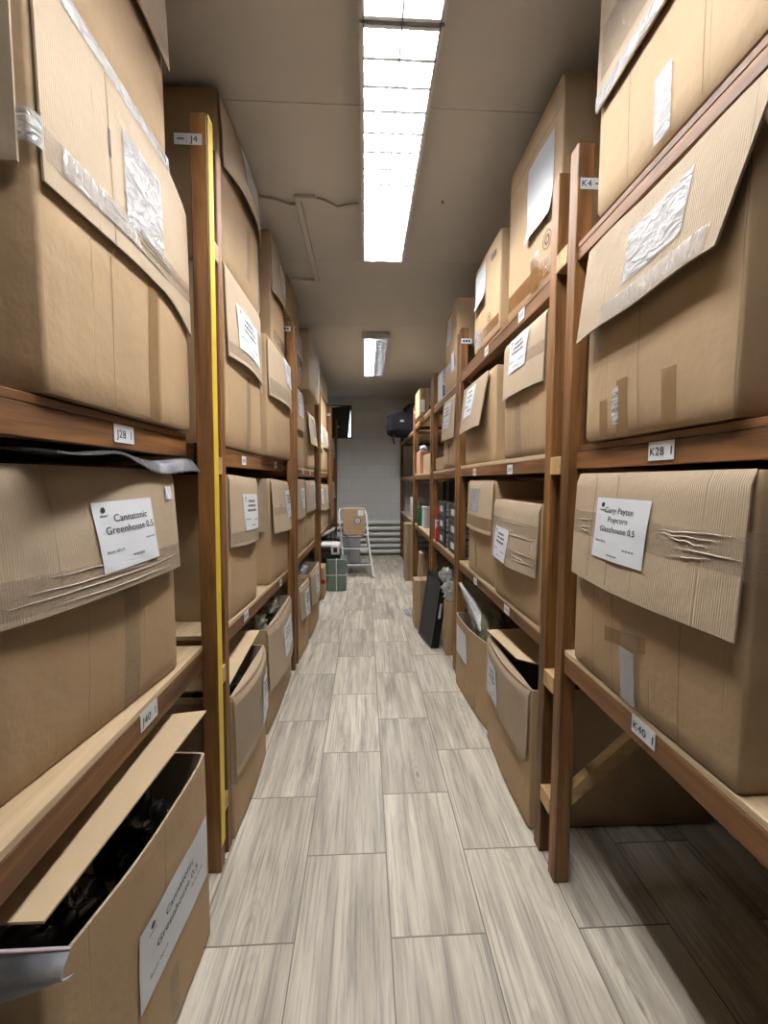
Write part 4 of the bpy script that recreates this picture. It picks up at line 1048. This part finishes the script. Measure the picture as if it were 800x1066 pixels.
prism(mb, base+nn*.003, ax*.018, up*.603, -nn*.071); prism(mb, base+nn*.003+ax*.346, ax*.018, up*.603, -nn*.071)
mb.build('frame', [M['black']], o)
mb = MB(); prism(mb, base+ax*.3655+up*.26-nn*.02, ax*.001, up*.13, -nn*.02); mb.build('sticker', [M['grey_lt']], o)
# black duffel bag on the last rack's top
o = thing('duffel_bag', 'black duffel bag hanging over the edge of the last right rack', 'bag', (.75, 6.75, 2.15))
mb = MB(); mb.blob((-.05, 0, .18), (.33, .28, .175), 3, amp=.14, nu=40, nv=26, power=.38, freq=2.2, floor=.003); mb.build('body', [M['fabric']], o)
mb = MB(); mb.blob((.10, 0, .40), (.20, .24, .10), 8, amp=.12, nu=28, nv=18, power=.4); mb.build('top_pocket', [M['fabric']], o)
mb = MB(); mb.tube([(-.28, -.22, .05), (-.31, -.25, -.02), (-.30, -.255, -.10), (-.29, -.25, -.14)], .014, 8); mb.build('strap', [M['fabric']], o)
mb = MB(); mb.box((-.20, -.285, .20), (-.14, -.270, .23), 0, .004); mb.build('buckle', [M['grey_lt']], o)

# ------------------------------------------------------------------ things at the far left
o = thing('parcel', 'green wrapped parcel tied with white strapping by the ladder', 'parcel', (-.375, 5.50, .002))
mb = MB(); mb.box((-.13, -.15, 0), (.13, .15, .42), 0, .012); mb.build('body', [M['green_wrap']], o)
mb = MB(); mb.box((-.006, -.153, 0), (.006, .153, .423)); mb.build('strap', [M['white_pl']], o)
mb = MB(); mb.box((-.133, -.153, .205), (.133, .153, .216)); mb.build('strap', [M['white_pl']], o)
o = thing('printer', 'black and white printer on top of the green parcel', 'printer', (-.465, 5.52, .426))
mb = MB(); mb.box((-.135, -.11, 0), (.135, .13, .10), 0, .012); mb.build('lower_case', [M['black']], o)
mb = MB(); mb.box((-.135, -.08, .10), (.135, .13, .19), 0, .02); mb.build('cover', [M['white_pl']], o)
mb = MB(); mb.box((.02, -.125, .05), (.13, -.095, .165), 0, .006); f = mb.build('front_panel', [M['white_pl']], o)
mb = MB(); mb.box((.05, -.129, .08), (.10, -.122, .14)); mb.build('screen', [M['black']], f)
mb = MB(); mb.box((-.12, -.118, .105), (.01, -.075, .15), 0, .004); mb.build('paper_slot', [M['black']], o)
o = thing('laptop_tray', 'grey tray tilted up behind the black and white printer', 'tray', (-.56, 5.9, .55))
mb = MB(); mb.add([(-.14, -.15, .06), (.13, -.15, .20), (.13, .15, .20), (-.14, .15, .06), (-.14, -.15, .08), (.13, -.15, .22), (.13, .15, .22), (-.14, .15, .08)],
                  [(3, 2, 1, 0), (4, 5, 6, 7), (0, 1, 5, 4), (1, 2, 6, 5), (2, 3, 7, 6), (3, 0, 4, 7)]); mb.build('panel', [M['grey_lt']], o)
mb = MB(); mb.box((-.13, -.14, -.55), (.10, .14, .055), 0, .01); mb.build('stand', [M['black']], o)
mb = MB(); mb.blob((-.50, 6.2, .52), (.11, .13, .13), 31, amp=.35, floor=.40); mb.box((-.60, 6.08, 0), (-.42, 6.36, .42), 0, .01)
single('black_bag', 'black bag heaped at the foot of the fourth left rack', 'bag', mb, [M['black_bag']], (-.50, 6.2, 0))
mb = MB(); mb.add([(-.42, 6.95, .0), (-.10, 6.95, 0), (-.10, 7.3, 0), (-.42, 7.3, 0), (-.45, 6.92, .5), (-.07, 6.92, .5), (-.07, 7.33, .5), (-.45, 7.33, .5)],
                  [(3, 2, 1, 0), (0, 1, 5, 4), (1, 2, 6, 5), (2, 3, 7, 6), (3, 0, 4, 7), (4, 5, 6, 7)])
mb.box((-.46, 6.91, .485), (-.06, 7.34, .515), 0, .008)
single('storage_tub', 'grey lidded tub standing behind the stepladder', 'tub', mb, [M['grey_lt']], (-.26, 7.12, 0))
# stepladder
o = thing('stepladder', 'white three-step folding ladder carrying a box near the end wall', 'ladder', (-.1, 6.2, 0))
def T(name, pts, r=.012, mat='alu_white', parent=None, n=8):
    mb = MB(); mb.tube(pts, r, n); return mb.build(name, [M[mat]], parent or o)
xl0, xr0, xl1, xr1 = -.185, .225, -.235, .118       # foot and top offsets
T('front_frame', [(-.20, -.16, .0), (-.235, -.03, .30), (-.272, .10, .70), (-.302, .20, .94), (-.288, .25, 1.0), (-.22, .27, 1.012), (.03, .27, 1.012), (.09, .26, .99), (.125, .2, .90), (.142, .08, .62), (.225, -.16, 0)], .013)
for x0, x1 in ((-.20, -.12), (.10, .20)):
    T('rear_leg', [(x0+.02, .14, .60), (x1, .42, 0)], .011)
for z, y, xa, xb, nm in ((.20, -.07, -.218, .19, 'step'), (.43, .01, -.243, .165, 'step'), (.625, .10, -.262, .135, 'platform')):
    mb = MB(); dp = .09 if nm == 'step' else .24
    mb.box((xa, y-.02, z-.022), (xb, y-.02+dp, z), 0, .004); st = mb.build(nm, [M['alu_white']], o)
    mb = MB(); mb.box((xa+.02, y-.012, z), (xb-.02, y-.03+dp, z+.004)); mb.build('tread', [M['black']], st)
for x, y in ((-.20, -.16), (.225, -.16), (-.12, .42), (.20, .42)):
    mb = MB(); mb.lathe([(.018, 0), (.018, .03)], 10, 0, (x, y)); mb.build('foot', [M['grey_lt']], o)
o = thing('cardboard_box', 'square box with a round printed mark on the stepladder', 'box', (-.168, 6.30, .631), R(1.5))
mb = MB(); mb.box((-.163, -.12, 0), (.163, .12, .395), 0, .004); mb.build('body', [M['card']], o)
mb = MB()
for ra, rb in ((.048, .036), (.022, .0)):
    mb.add([(.055+q*math.cos(2*PI*k/20), -.1215, .21+q*math.sin(2*PI*k/20)) for q in (ra, rb) for k in range(20)], [(k, (k+1) % 20, 20+(k+1) % 20, 20+k) for k in range(20)])
mb.build('printed_mark', [M['ink_blue']], o)
mb = MB(); mb.lathe([(.036, 0), (.036, .001)], 20); mb.v = [(x+.055, -.1205-z, y+.21) for x, y, z in mb.v]; mb.build('sticker', [M['paper']], o)
mb = MB(); mb.box((.06, -.1225, .29), (.145, -.1205, .37)); mb.build('paper_label', [M['paper']], o)
mb = MB(); mb.box((-.1655, -.02, .30), (.1655, .02, .398)); mb.build('packing_tape', [M['tape']], o)

# ------------------------------------------------------------------ camera, world, view
w = bpy.data.worlds.new('world'); SC.world = w; w.use_nodes = True
w.node_tree.nodes['Background'].inputs[0].default_value = (.05, .05, .05, 1)
cam = bpy.data.cameras.new('camera'); co = bpy.data.objects.new('camera', cam); COL.objects.link(co)
cam.sensor_fit = 'HORIZONTAL'; cam.sensor_width = 36.0; cam.lens = 36.0*431/800
cam.clip_start = 0.02
co.location = (0, 0, 1.45)
co.rotation_euler = (R(90-4.4), 0, R(-2.65))
SC.camera = co
SC.view_settings.view_transform = 'Standard'; SC.view_settings.look = 'None'
SC.view_settings.gamma = 1.0; SC.view_settings.exposure = 0.56
SC.view_settings.use_curve_mapping = False
SC.cycles.diffuse_bounces = 2; SC.cycles.transparent_max_bounces = 12
